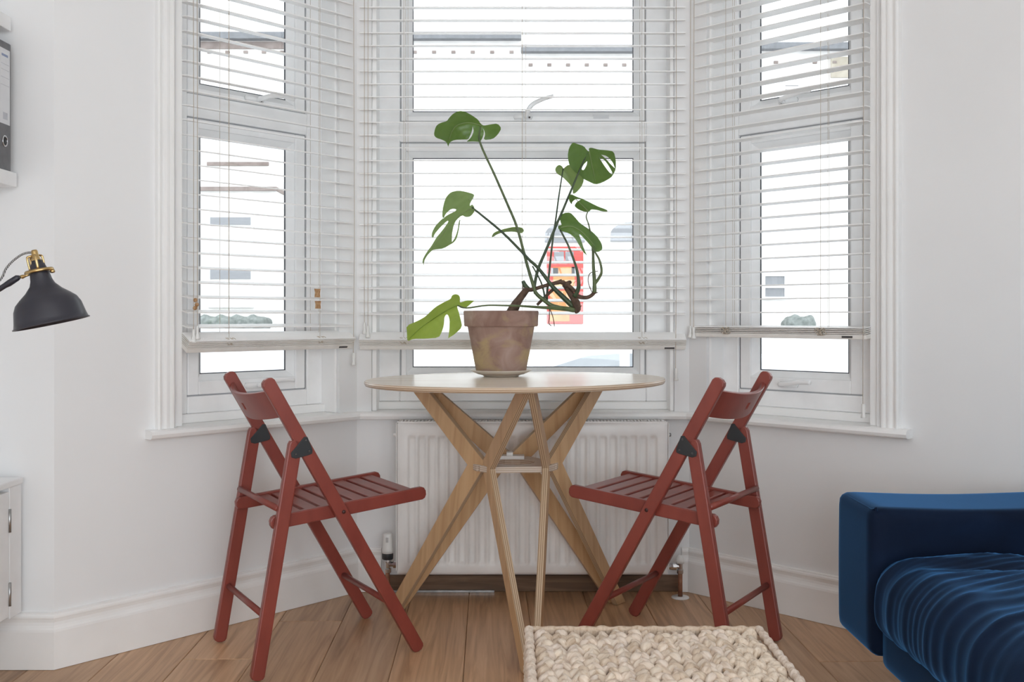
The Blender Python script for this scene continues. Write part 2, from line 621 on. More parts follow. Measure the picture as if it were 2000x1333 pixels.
fl = MB().prism([(XL - 0.2, REAR_Y - 0.2), (XR + 0.2, REAR_Y - 0.2), (XR + 0.2, 2.9), (PR1.x + 0.15, 3.67), (PL1.x - 0.15, 3.67), (XL - 0.2, 2.9)], -0.12, -0.02).build('floor', 'subfloor')
struct(fl, 'oak plank floor', 'floor')
random.seed(4)
PW = 0.1925
TILT = 0.023
plank_mesh = {}


def plank(length):
    key = round(length, 3)
    if key not in plank_mesh:
        w, h, g, b = PW / 2 - 0.0006, length / 2 - 0.0006, 0.02, 0.0016
        vs = [(-w, -h, -g), (w, -h, -g), (w, h, -g), (-w, h, -g), (-w, -h, -b), (w, -h, -b), (w, h, -b), (-w, h, -b),
              (-w + b, -h + b, 0), (w - b, -h + b, 0), (w - b, h - b, 0), (-w + b, h - b, 0)]
        fs = [(0, 3, 2, 1), (8, 9, 10, 11)]
        for i in range(4):
            j = (i + 1) % 4
            fs += [(i, j, 4 + j, 4 + i), (4 + i, 4 + j, 8 + j, 8 + i)]
        plank_mesh[key] = MB().add(vs, fs).mesh('plank')
    return plank_mesh[key]


for i in range(-10, 11):
    xc = -0.067 + PW * (i + 0.5)
    xm = xc - TILT * 2.9
    if xm < XL - 0.05 or xm > XR + 0.05:
        continue
    if xm < PL1.x:
        yend = 2.66 + max(0.0, (xm - PL0.x) / (PL1.x - PL0.x)) * 0.75 + 0.12
    elif xm > PR1.x:
        yend = 2.66 + max(0.0, (PR0.x - xm) / (PR0.x - PR1.x)) * 0.75 + 0.12
    else:
        yend = 3.43
    y = yend
    first = True
    while y > REAR_Y + 0.02:
        ln = random.choice([1.2, 1.5, 1.8, 2.1])
        if first:
            ln = {-3: yend - 3.07}.get(i, random.choice([0.5, 0.8, 1.1, 1.4]))
        first = False
        y0 = max(y - ln, REAR_Y)
        ln = y - y0
        yc = (y + y0) / 2
        o = link('plank', plank(ln), 'oak', fl)
        o.location = (xc - TILT * yc, yc, 0)
        o.rotation_euler = (0, 0, TILT)
        y = y0

# skirting boards
H = 0.150
prof = [(0.0, 0.001), (0.019, 0.001), (0.019, 0.100), (0.0175, 0.106), (0.0145, 0.110), (0.0115, 0.116), (0.0105, 0.124), (0.0120, 0.131), (0.0135, 0.136),
        (0.0130, 0.141), (0.0100, 0.145), (0.0095, 0.148), (0.004, H), (0.0, H)]
dl = (PR1 - PL1).normalized()
for nm, path, lab in (('baseboard_left', [Vector((XL, 2.66)), PL0, PL1, PL1 + dl * 0.085], 'moulded white skirting board under the lamp side window'),
                      ('baseboard_right', [PL1 + dl * 1.108, PR1, PR0, Vector((XR, 2.66))], 'moulded white skirting board under the sofa side window')):
    struct(sweep(MB(), path, prof).build(nm, 'skirt', bevel=0.0), lab, 'skirting board')
mb = MB().box(0.0855, 1.1075, -0.014, -0.001, 0.001, 0.056)
o = mb.build('baseboard_front', 'darkwood_gap', matrix=seg_matrix('front'), bevel=0.002)
struct(o, 'bare dark brown wooden strip on the floor under the radiator', 'skirting board')
struct(MB().box(0.12, 0.47, -0.024, -0.0145, 0.001, 0.008).build('trim_1', 'steel', matrix=seg_matrix('front')), 'thin pale strip lying on the floor under the radiator', 'trim')

# window board running round the bay, rounded nose
eL = (PL1 - PL0).normalized()
eR = (PR0 - PR1).normalized()
nose = [(-0.10, SILL - 0.026), (0.030, SILL - 0.026), (0.038, SILL - 0.022), (0.0415, SILL - 0.013), (0.038, SILL - 0.004), (0.030, SILL), (-0.10, SILL)]
struct(sweep(MB(), [PL0 + eL * 0.256, PL1, PR1, PR1 + eR * 0.769], nose).build('trim_2', 'gloss'), 'glossy white window board with rounded nose running round the bay', 'window sill')
scot = [(0.0, SILL - 0.040), (0.012, SILL - 0.040), (0.016, SILL - 0.028), (0.0, SILL - 0.026)]
# architraves at the outer ends
arch = [(0, 0), (0.058, 0), (0.058, -0.012), (0.052, -0.018), (0.046, -0.018), (0.042, -0.012), (0.038, -0.012), (0.033, -0.021), (0.027, -0.021),
        (0.022, -0.015), (0.014, -0.013), (0.010, -0.024), (0.004, -0.026), (0, -0.020)]
for nm, k, s, mir, lab in (('trim_3', 'left', 0.284, False, 'moulded white window architrave on the lamp side'), ('trim_4', 'right', 0.738, True, 'moulded white window architrave on the sofa side')):
    poly = [(s - x if mir else s + x, y) for x, y in arch]
    struct(MB().prism(poly, SILL, HEAD + 0.06).build(nm, 'gloss', matrix=seg_matrix(k)), lab, 'trim')

# ------------------------------------------------------------------ windows
def ring(mb, s0, s1, z0, z1, w, d0, d1, wb=None):
    """rectangular frame of member width w"""
    wb = w if wb is None else wb
    mb.box(s0, s0 + w, d0, d1, z0, z1)
    mb.box(s1 - w, s1, d0, d1, z0, z1)
    mb.box(s0 + w, s1 - w, d0, d1, z0, z0 + wb)
    mb.box(s0 + w, s1 - w, d0, d1, z1 - w, z1)
    return mb


def bead(mb, s0, s1, z0, z1, w, d0, d1):
    """sloping glazing bead inside a rectangle, from the sash face back to the glass"""
    o = [(s0, z0), (s1, z0), (s1, z1), (s0, z1)]
    i = [(s0 + w, z0 + w), (s1 - w, z0 + w), (s1 - w, z1 - w), (s0 + w, z1 - w)]
    vs = [(x, d0, z) for x, z in o] + [(x, d1, z) for x, z in i] + [(x, d1 + 0.004, z) for x, z in o]
    fs = []
    for a in range(4):
        b = (a + 1) % 4
        fs += [(a, b, 4 + b, 4 + a), (4 + a, 4 + b, 8 + b, 8 + a), (8 + a, 8 + b, b, a)]
    return mb.add(vs, fs)


WIN = {'left': (0.375, 0.94, 0.499, 0.815), 'front': (0.062, 1.075, 0.179, 0.959), 'right': (0.076, 0.64, 0.201, 0.516)}
ZB, ZT = 0.640, 2.285
for idx, k in enumerate(('left', 'front', 'right')):
    a, ang, ln = SEG[k]
    f0, f1, g0, g1 = WIN[k]
    s0, s1 = OPEN[k]
    w = thing('window_%d' % (idx + 1), ['narrow white framed window with opening lights beside the shelves', 'wide white framed centre window behind the plant',
                                       'narrow white framed window with opening lights beside the sofa'][idx], 'window', (a.x, a.y, 0), ang, None, 'structure')
    # painted timber lining of the reveal
    mb = MB()
    mb.box(s0, f0 + 0.004, 0.012, WT - 0.03, SILL, HEAD)
    mb.box(f1 - 0.004, s1, 0.012, WT - 0.03, SILL, HEAD)
    mb.box(f0, f1, 0.03, WT - 0.03, ZT, HEAD)
    mb.box(f0, f1, 0.070, WT - 0.03, SILL, ZB)
    mb.build('lining', 'gloss', w, bevel=0.003)
    fr = ring(MB(), f0, f1, ZB, ZT, 0.062 if k != 'front' else 0.075, 0.088, 0.155, 0.052)
    fw = 0.062 if k != 'front' else 0.075
    fr.box(f0 + fw, f1 - fw, 0.088, 0.155, 1.55, 1.62)
    fr.build('frame', 'upvc', w, bevel=0.004)
    for (z0, z1, gz0, gz1, up) in ((0.692, 1.55, 0.758, 1.498, False), (1.62, ZT - 0.062, 1.662, ZT - 0.125, True)):
        sh = thing('sash', None, None, (0, 0, 0))
        sh.parent = w
        # sash members seen as a wide flat rim and a sloping bead
        x0, x1 = f0 + fw, f1 - fw
        mb = MB()
        bw = 0.020
        o0, o1, q0, q1 = g0 - bw, g1 + bw, gz0 - bw, gz1 + bw
        mb.box(x0 + 0.004, o0, 0.094, 0.15, z0 + 0.004, z1 - 0.004)
        mb.box(o1, x1 - 0.004, 0.094, 0.15, z0 + 0.004, z1 - 0.004)
        mb.box(o0, o1, 0.094, 0.15, z0 + 0.004, q0)
        mb.box(o0, o1, 0.094, 0.15, q1, z1 - 0.004)
        mb.build('sash_frame', 'upvc', sh, bevel=0.003)
        bead(MB(), o0, o1, q0, q1, bw, 0.101, 0.124).build('glazing_bead', 'upvc', sh)
        ring(MB(), x0, x1, z0, z1, 0.0045, 0.100, 0.150).build('seal', 'grey_seal', sh)
        if k != 'front':
            xs_ = x1 - 0.0046 if k == 'left' else x0
            MB().box(xs_ - 0.0002, xs_ + 0.0048, 0.0985, 0.1005, z0 + 0.004, z1 - 0.004).build('shadow_gap', 'gasket', sh)
        ring(MB(), g0 - 0.001, g1 + 0.001, gz0 - 0.001, gz1 + 0.001, 0.0035, 0.1235, 0.128).build('glass_seal', 'gasket', sh)
        MB().box(g0 - 0.004, g1 + 0.004, 0.130, 0.134, gz0 - 0.004, gz1 + 0.004).build('pane', 'glass', sh)
        # handle
        hs = {'left': 0.672, 'front': 0.569, 'right': 0.325}[k]
        if k == 'front' and not up:
            continue
        hz = (z0 + 0.024) if not up else (z0 + 0.018)
        mb = MB()
        mb.prism([(-0.030, -0.009), (0.030, -0.009), (0.034, 0), (0.030, 0.009), (-0.030, 0.009), (-0.034, 0)], 0.082, 0.095, lambda p: Vector((hs + p.x, p.z, hz + p.y)))
        if k == 'front':
            pts = [(hs + 0.01, 0.085, hz), (hs + 0.012, 0.062, hz + 0.006), (hs + 0.030, 0.055, hz + 0.034), (hs + 0.065, 0.05, hz + 0.052), (hs + 0.105, 0.048, hz + 0.064)]
        elif k == 'left':
            pts = [(hs + 0.015, 0.085, hz), (hs + 0.017, 0.062, hz + 0.002), (hs + 0.045, 0.052, hz + 0.012), (hs + 0.085, 0.048, hz + 0.016), (hs + 0.125, 0.048, hz + 0.012)]
        else:
            pts = [(hs - 0.015, 0.085, hz), (hs - 0.013, 0.062, hz + 0.002), (hs + 0.02, 0.052, hz + 0.006), (hs + 0.06, 0.048, hz + 0.012), (hs + 0.10, 0.048, hz + 0.012)]
        mb.tube(pts, [0.0085, 0.0085, 0.008, 0.0075, 0.0065], 8, 4)
        hd = mb.build('handle', 'upvc', sh, True)
        ls = hs + (0.022 if k != 'right' else -0.02)
        MB().lathe([(0.0001, 0), (0.0035, 0), (0.0035, 0.002), (0.0001, 0.002)], 10, lambda p: Vector((ls + p.x, 0.0815 - p.z, hz + p.y - 0.004))).build('handle_lock', 'dark_mark', hd)
    if k == 'front':
        MB().box(0.815, 0.87, 0.092, 0.0955, 1.632, 1.645).build('vent_sticker', 'paper', w)

# ------------------------------------------------------------------ venetian blinds
PITCH = 0.0435


def blind(k, s0, s1, zfirst, tilt, zstack, stack_tilt, nstack, ladders, lift_s, lift_z, tilt_s, tilt_z, mark_s, label):
    a, ang, ln = SEG[k]
    b = thing('venetian_blind', label, 'blind', (a.x, a.y, 0), ang, 'white slatted blinds in the bay')
    dc = 0.004                                           # centre plane of the blind
    Ls = s1 - s0
    hw, th = 0.0255, 0.0015
    sect = [(-hw, -th), (-hw * 0.4, -th + 0.0008), (hw * 0.4, -th + 0.0008), (hw, -th), (hw, th), (hw * 0.4, th + 0.0008), (-hw * 0.4, th + 0.0008), (-hw, th)]
    me = MB().prism(sect, -Ls / 2, Ls / 2, lambda p: Vector((p.z, p.x, p.y))).mesh('slat')
    z = zfirst
    ztop = 2.25
    while z < ztop:
        o = link('slat', me, 'blind', b)
        o.location = ((s0 + s1) / 2, dc, z)
        o.rotation_euler = (tilt, 0, 0)
        z += PITCH
    # gathered slats and the bottom rail
    R = Matrix.Rotation(stack_tilt, 4, 'X')
    me2 = me.copy()
    me2.materials.clear()
    top = None
    for i in range(nstack):
        o = link('slat', me2 if i < nstack - 1 else me, 'cream' if i < nstack - 1 else 'blind', b)
        o.matrix_local = Matrix.Translation(((s0 + s1) / 2, dc, zstack)) @ R @ Matrix.Translation((0, 0, 0.010 + i * 0.0056))
    mb = MB().prism([(-hw, -0.007), (hw, -0.007), (hw, 0.007), (-hw, 0.007)], -Ls / 2, Ls / 2, lambda p: Vector((p.z, p.x, p.y)))
    rail = mb.build('bottom_rail', 'cream', b, bevel=0.002)
    rail.matrix_local = Matrix.Translation(((s0 + s1) / 2, dc, zstack)) @ R
    mk = MB().box(mark_s, mark_s + 0.034, -hw - 0.001, -hw + 0.001, -0.003, 0.003).build('rail_label', 'dark_mark', b)
    mk.matrix_local = Matrix.Translation((0, dc, zstack)) @ R
    MB().box(s0, s1, dc - 0.03, dc + 0.03, ztop, ztop + 0.045).build('head_rail', 'blind', b, bevel=0.002)
    # ladder cords: one at the front, one at the back, rungs under each slat
    zs = zstack + 0.02
    for s in ladders:
        for dd in (-hw - 0.001, hw + 0.001):
            MB().tube([(s, dc + dd * math.cos(tilt), zs), (s, dc + dd, ztop)], 0.0007, 5).build('ladder_cord', 'cord', b)
        MB().tube([(s + 0.012, dc - 0.004, zs), (s + 0.012, dc - 0.004, ztop)], 0.0006, 5).build('lift_cord', 'cord', b)
        # surplus cord looped into a knot on the rail
        random.seed(int(s * 1000))
        pts = []
        for j in range(26):
            t = j * 0.62
            pts.append((s + 0.020 * math.sin(t) * (0.6 + 0.4 * math.sin(j * 1.7)), dc - hw - 0.005 - 0.004 * math.cos(j * 2.1), zstack + 0.013 + 0.011 * math.sin(t * 1.7 + 0.4)))
        MB().tube(pts, 0.0011, 5, 3).build('cord_knot', 'cord', b)
    for s, zz in zip(lift_s, lift_z):
        c = MB().tube([(s, dc - 0.032, zz + 0.03), (s, dc - 0.032, 1.6), (s, dc - 0.028, ztop)], 0.0010, 6).build('pull_cord', 'cord', b)
        MB().lathe([(0.0001, 0.038), (0.0035, 0.037), (0.0045, 0.030), (0.004, 0.020), (0.006, 0.010), (0.0085, 0.001), (0.008, -0.002), (0.0001, -0.002)], 12,
                   lambda p: Vector((s + p.x, dc - 0.032 + p.y, zz + p.z))).build('tassel', 'acrylic', c, True)
    for s, zz in zip(tilt_s, tilt_z):
        c = MB().tube([(s - 0.002, dc - 0.032, zz + 0.03), (s + 0.001, dc - 0.034, 1.2), (s, dc - 0.030, ztop)], 0.0010, 6).build('tilt_cord', 'cord', b)
        MB().lathe([(0.0001, 0.040), (0.0055, 0.039), (0.0060, 0.020), (0.0050, 0.012), (0.0075, 0.001), (0.007, -0.002), (0.0001, -0.002)], 12,
                   lambda p: Vector((s + p.x, dc - 0.032 + p.y, zz + p.z))).build('tassel', 'acrylic', c, True)
    return b


bl = blind('left', 0.376, 0.988, 0.9085, math.radians(9), 0.848, math.radians(30), 5, (0.513, 0.849), (0.392, 0.404), (0.862, 0.872), (0.984,), (0.775,), 0.93,
           'white slatted blind in the narrow window nearest the black lamp')
bc = blind('front', 0.012, 1.120, 0.949, math.radians(10), 0.842, math.radians(28), 5, (0.163, 0.565, 0.971), (0.030, 0.042), (0.880, 0.868), (1.086,), (0.722,), 1.048,
           'widest white slatted blind hanging behind the potted plant')
br = blind('right', 0.035, 0.640, 0.950, math.radians(0.5), 0.878, math.radians(5), 4, (0.160, 0.497), (0.024, 0.038), (0.868, 0.864), (0.636,), (0.640,), 0.565,
           'white slatted blind in the narrow window nearest the blue sofa')
# worn tape ends stuck to the lamp-side blind
for s, z0, z1 in ((0.838, 1.000, 1.028), (0.840, 0.963, 0.988)):
    MB().prism([(-0.011, 0), (0.011, 0), (0.010, 0.5), (0.012, 1), (-0.012, 1), (-0.009, 0.55)], 0, 0.002, lambda p: Vector((s + p.x, -0.024 + p.z, z0 + p.y * (z1 - z0)))).build('cord_cleat', 'rust', bl)
mb = MB()
for p in ((0.396, 0.985), (0.401, 0.972), (0.395, 0.962)):
    mb.ball((p[0], -0.030, p[1]), 0.0065, 8, 6)
mb.build('cord_stop', 'rust', bl, True)

# ------------------------------------------------------------------ radiator
a, ang, ln = SEG['front']
rad = thing('radiator', 'white panel radiator with vertical flutes on the wall under the centre window', 'radiator', (a.x, a.y, 0), ang)
r0, r1, rz0, rz1 = 0.152, 1.043, 0.088, 0.588
fd = -0.130
nfl = 25
x_in0, x_in1 = r0 + 0.032, r1 - 0.032
pit = (x_in1 - x_in0) / nfl


def flute(x, z):
    if x < x_in0 or x > x_in1 or z < 0.118 or z > 0.548:
        return 0.0
    t = ((x - x_in0) / pit) % 1.0
    q = abs(t - 0.5) * 2.0                       # 0 in the pocket's middle, 1 on the ridge
    w = min(1.0, max(0.0, (0.80 - q) / 0.30))
    e = min(1.0, max(0.0, min(z - 0.118, 0.548 - z) / 0.016))
    e = e * e * (3 - 2 * e)
    return 0.0075 * w * e


xs = [r0, r0 + 0.004, r0 + 0.012, x_in0 - 0.006] + [x_in0 + pit * j / 10 for j in range(nfl * 10 + 1)] + [x_in1 + 0.006, r1 - 0.012, r1 - 0.004, r1]
zs = [rz0, rz0 + 0.004, rz0 + 0.010, 0.112, 0.118, 0.122, 0.126, 0.130, 0.134, 0.2, 0.3, 0.4, 0.5, 0.532, 0.536, 0.540, 0.544, 0.548, 0.556, rz1 - 0.010, rz1 - 0.004, rz1]


def lip(x, z):
    d = min(x - r0, r1 - x, z - rz0, rz1 - z)
    return 0.006 * (1 - min(1.0, d / 0.010)) ** 2 - (0.0022 if 0.011 < d < 0.02 else 0.0)


vs = [(x, fd + flute(x, z) + lip(x, z), z) for z in zs for x in xs]
nx = len(xs)
fs = [(j * nx + i, j * nx + i + 1, (j + 1) * nx + i + 1, (j + 1) * nx + i) for j in range(len(zs) - 1) for i in range(nx - 1)]
MB().add(vs, fs).build('front_panel', 'radiator', rad, True)
MB().box(r0 + 0.002, r1 - 0.002, fd + 0.012, fd + 0.020, rz0, rz1 - 0.012).build('water_panel', 'radiator', rad, bevel=0.003)
for x in (r0 - 0.004, r1 + 0.001):
    MB().box(x, x + 0.003, fd + 0.004, -0.040, rz0 + 0.012, rz1 - 0.002).build('side_panel', 'radiator', rad, bevel=0.001)
mb = MB()
n = 78
for i in range(n):
    x = r0 + 0.012 + (r1 - r0 - 0.024) * i / (n - 1)
    mb.box(x - 0.0022, x + 0.0022, fd + 0.008, -0.045, rz1 - 0.004, rz1 + 0.002)
mb.box(r0, r1, fd + 0.006, fd + 0.010, rz1 - 0.006, rz1 + 0.0035)
mb.box(r0, r1, -0.050, -0.044, rz1 - 0.006, rz1 + 0.002)
mb.build('top_grille', 'radiator', rad)
MB().box(r0 + 0.01, r1 - 0.01, -0.052, -0.046, rz0, rz1 - 0.01).build('back_panel', 'radiator', rad)
for x in (r0 + 0.15, r1 - 0.15):
    MB().box(x - 0.015, x + 0.015, -0.046, -0.002, rz0 + 0.05, rz1 - 0.05).build('wall_bracket', 'radiator', rad)
for x, sg in ((r0 - 0.010, -1), (r1 + 0.010, 1)):
    MB().lathe([(0.0001, 0), (0.006, 0), (0.007, 0.004), (0.006, 0.010), (0.003, 0.011), (0.0001, 0.011)], 10,
               lambda p: Vector((x - sg * 0.004 + sg * p.z, -0.085 + p.x, rz1 - 0.045 + p.y))).build('bleed_plug', 'radiator' if sg < 0 else 'steel', rad, True)
# thermostatic valve, near the lamp-side chair
vx, vy = 0.116, -0.086
v = thing('thermostatic_valve', None, None, (vx, vy, 0))
v.parent = rad
MB().lathe([(0.0001, 0.215), (0.014, 0.214), (0.0155, 0.211), (0.0160, 0.190), (0.0175, 0.170), (0.0190, 0.160), (0.0190, 0.150), (0.0001, 0.150)], 24).build('valve_head', 'white_lamp', v, True)
MB().box(-0.004, 0.004, -0.0175, -0.012, 0.188, 0.204).build('valve_window', 'steel', v)
MB().lathe([(0.0001, 0.150), (0.0180, 0.150), (0.0190, 0.146), (0.0185, 0.132), (0.017, 0.129), (0.0001, 0.129)], 24).build('valve_collar', 'black', v, True)
MB().lathe([(0.0001, 0.129), (0.011, 0.129), (0.012, 0.122), (0.009, 0.118), (0.009, 0.100), (0.0125, 0.098), (0.0125, 0.086), (0.008, 0.084), (0.0001, 0.084)], 12).build('valve_body', 'chrome', v)
MB().tube([(0.004, 0, 0.112), (0.018, 0, 0.112), (0.019, 0, 0.112), (0.030, 0, 0.112), (0.040, 0, 0.112)], [0.008, 0.008, 0.0125, 0.0125, 0.008], 8).build('valve_tail', 'chrome', v)
MB().tube([(0, 0, 0.086), (0, 0, 0.002)], 0.0075, 12).build('pipe', 'copper', v, True)
# lockshield valve, near the sofa-side chair
v = thing('lockshield_valve', None, None, (1.090, -0.086, 0))
v.parent = rad
MB().lathe([(0.0001, 0.142), (0.008, 0.140), (0.0115, 0.134), (0.0135, 0.126), (0.0135, 0.116), (0.0001, 0.116)], 20).build('valve_cap', 'white_lamp', v, True)
MB().lathe([(0.0001, 0.116), (0.0085, 0.116), (0.0085, 0.096), (0.0110, 0.094), (0.0110, 0.082), (0.008, 0.080), (0.0001, 0.080)], 8).build('valve_body', 'chrome', v)
MB().tube([(-0.004, 0, 0.105), (-0.012, 0, 0.105), (-0.013, 0, 0.105), (-0.025, 0, 0.105), (-0.045, 0, 0.105)], [0.007, 0.007, 0.0125, 0.0125, 0.008], 8).build('valve_tail', 'chrome', v)
MB().tube([(0, 0, 0.082), (0, 0, 0.002)], 0.0075, 12).build('pipe', 'copper', v, True)
MB().lathe([(0.008, 0.0005), (0.030, 0.0005), (0.029, 0.004), (0.009, 0.006)], 20).build('pipe_cover', 'skirt', v, True)

# ------------------------------------------------------------------ folding chairs
def bar(poly, t0, t1):
    """side-view polygon (x forward, z up) given a thickness along y"""
    return MB().prism(poly, t0, t1, lambda p: Vector((p.x, p.z, p.y)))


def strap(p, q, w, round0=True, round1=True, n=5, r0=None, r1=None):
    p, q = Vector(p), Vector(q)
    d = (q - p).normalized()
    nrm = Vector((-d.y, d.x))
    h = w / 2
    out = []

    def cap(c, sgn, rr):
        # superelliptic end
        pts = []
        for i in range(n + 1):
            t = -math.pi / 2 + math.pi * i / n
            pts.append(c + nrm * (h * math.sin(t) * sgn) + d * (sgn * rr * math.cos(t)))
        return pts
    out += cap(q - d * (r1 if r1 is not None else h) if round1 else q, 1, (r1 if r1 is not None else h) if round1 else 0)
    out += cap(p + d * (r0 if r0 is not None else h) if round0 else p, -1, (r0 if r0 is not None else h) if round0 else 0)
    return [(a.x, a.y) for a in out]


def make_chair():
    c = thing('folding_chair', 'x', 'chair', group='red folding chairs at the round table')
    W = 0.19
    tk = 0.020
    for s in (1, -1):
        y0, y1 = (W - tk, W) if s > 0 else (-W, -W + tk)
        bar(strap((-0.174, 0.776), (0.263, 0.002), 0.036, r0=0.013, r1=0.012), y0, y1).build('long_leg', 'redwood', c, bevel=0.0035)
        bar(strap((-0.094, 0.616), (-0.198, 0.002), 0.036, r0=0.016, r1=0.012), y0, y1).build('rear_leg', 'redwood', c, bevel=0.0035)
        yi0, yi1 = (W - tk - 0.019, W - tk - 0.001) if s > 0 else (-W + tk + 0.001, -W + tk + 0.019)
        bar(strap((-0.158, 0.398), (0.292, 0.439), 0.036, r0=0.014, r1=0.013), yi0, yi1).build('seat_rail', 'redwood', c, bevel=0.003)
        # folded steel hinge of two plates, one either side of the legs
        hp = [(-0.0745, 0.622), (-0.066, 0.621), (-0.052, 0.586), (-0.053, 0.576), (-0.062, 0.573), (-0.098, 0.566), (-0.109, 0.570), (-0.111, 0.582), (-0.104, 0.589)]
        h = MB()
        for ya, yb in ((W, W + 0.003), (W - tk - 0.003, W - tk)):
            ya, yb = (ya, yb) if s > 0 else (-yb, -ya)
            h.prism(hp, ya, yb, lambda p: Vector((p.x, p.z, p.y)))
        hb = h.build('hinge', 'black', c, bevel=0.001)
        for hx, hz in ((-0.098, 0.577), (-0.062, 0.583), (-0.0705, 0.612)):
            MB().lathe([(0.0001, 0), (0.0032, 0), (0.0026, 0.0015), (0.0001, 0.0018)], 10,
                       lambda p: Vector((hx + p.x, s * (W + 0.003 + p.z), hz + p.y))).build('rivet', 'dark_mark', hb, True)
        MB().lathe([(0.0001, 0), (0.0055, 0), (0.0045, 0.002), (0.0001, 0.0022)], 12, lambda p: Vector((0.036 + p.x, s * (W + p.z), 0.4135 + p.y))).build('bolt', 'hole', c, True)
    # curved top rail with a hand hole, built as a bent board
    d = Vector((0.487, -0.873))
    nu, nv, th, depth = 40, 16, 0.011, 0.034
    hw = W - tk - 0.002
    ctr = Vector((-0.1505, 0.7065))
    hgt = 0.080
    hole_u, hole_v, hr = 0.5, 0.5, 0.0065

    def pt(uu, vv, tt):
        y = -hw + 2 * hw * uu
        sag = depth * (1 - (2 * uu - 1) ** 2)
        nrm = Vector((-0.873, -0.487))           # backwards and down
        p = ctr + d * (hgt * (vv - 0.5)) + nrm * (sag + tt - 0.008)
        return Vector((p.x, y, p.y))
    vs, fs, idx = [], [], {}
    for side in (0, 1):
        for j in range(nv + 1):
            for i in range(nu + 1):
                uu, vv = i / nu, j / nv
                idx[(side, i, j)] = len(vs)
                vs.append(pt(uu, vv, th * (side - 0.5)))

    def is_hole(i, j):
        cu = (i + 0.5) / nu - hole_u
        cv = (j + 0.5) / nv - hole_v
        return (cu * 2 * hw / 0.0105) ** 2 + (cv * hgt / 0.0125) ** 2 < 1
    cells = {(i, j) for i in range(nu) for j in range(nv) if not is_hole(i, j)}
    for (i, j) in cells:
        A = [(i, j), (i + 1, j), (i + 1, j + 1), (i, j + 1)]
        fs.append(tuple(idx[(0, *q)] for q in A))
        fs.append(tuple(idx[(1, *q)] for q in reversed(A)))
        for (di, dj, e0, e1) in ((-1, 0, 3, 0), (1, 0, 1, 2), (0, -1, 0, 1), (0, 1, 2, 3)):
            if (i + di, j + dj) not in cells:
                fs.append((idx[(0, *A[e0])], idx[(0, *A[e1])], idx[(1, *A[e1])], idx[(1, *A[e0])]))
    MB().add(vs, fs).build('backrest', 'redwood', c, False, bevel=0.002)
    # eight seat slats
    sl = MB().box(-0.0185, 0.0185, -W + tk + 0.004, W - tk - 0.004, -0.0055, 0.0055).mesh('seat_slat')
    sang = math.atan2(0.042, 0.462)
    for i in range(8):
        x = -0.082 + i * 0.0465
        z = 0.397 + (x + 0.170) / 0.462 * 0.042 + 0.0075
        o = link('seat_slat', sl, 'redwood', c, bevel=0.003)
        o.location = (x, 0, z)
        o.rotation_euler = (0, -sang, 0)
    for x, z, hw2, nm in ((-0.172, 0.160, W - tk + 0.004, 'rear_stretcher'), (0.178, 0.145, W - tk + 0.004, 'front_stretcher'), (-0.140, 0.437, W - tk + 0.004, 'seat_stop')):
        MB().tube([(x, -hw2, z), (x, hw2, z)], 0.0085, 14).build(nm, 'redwood', c, True)
    return c


ch = make_chair()
ch.location = (-0.579, 2.817, 0)
ch.rotation_euler = (0, 0, 0.543)
ch['label'] = 'red folding wooden chair on the lamp side, facing the table'
ch2 = copy_tree(ch)
ch2.location = (0.498, 2.836, 0)
ch2.rotation_euler = (0, 0, math.pi - 0.586)
ch2['label'] = 'red folding wooden chair on the sofa side, behind the woven basket'

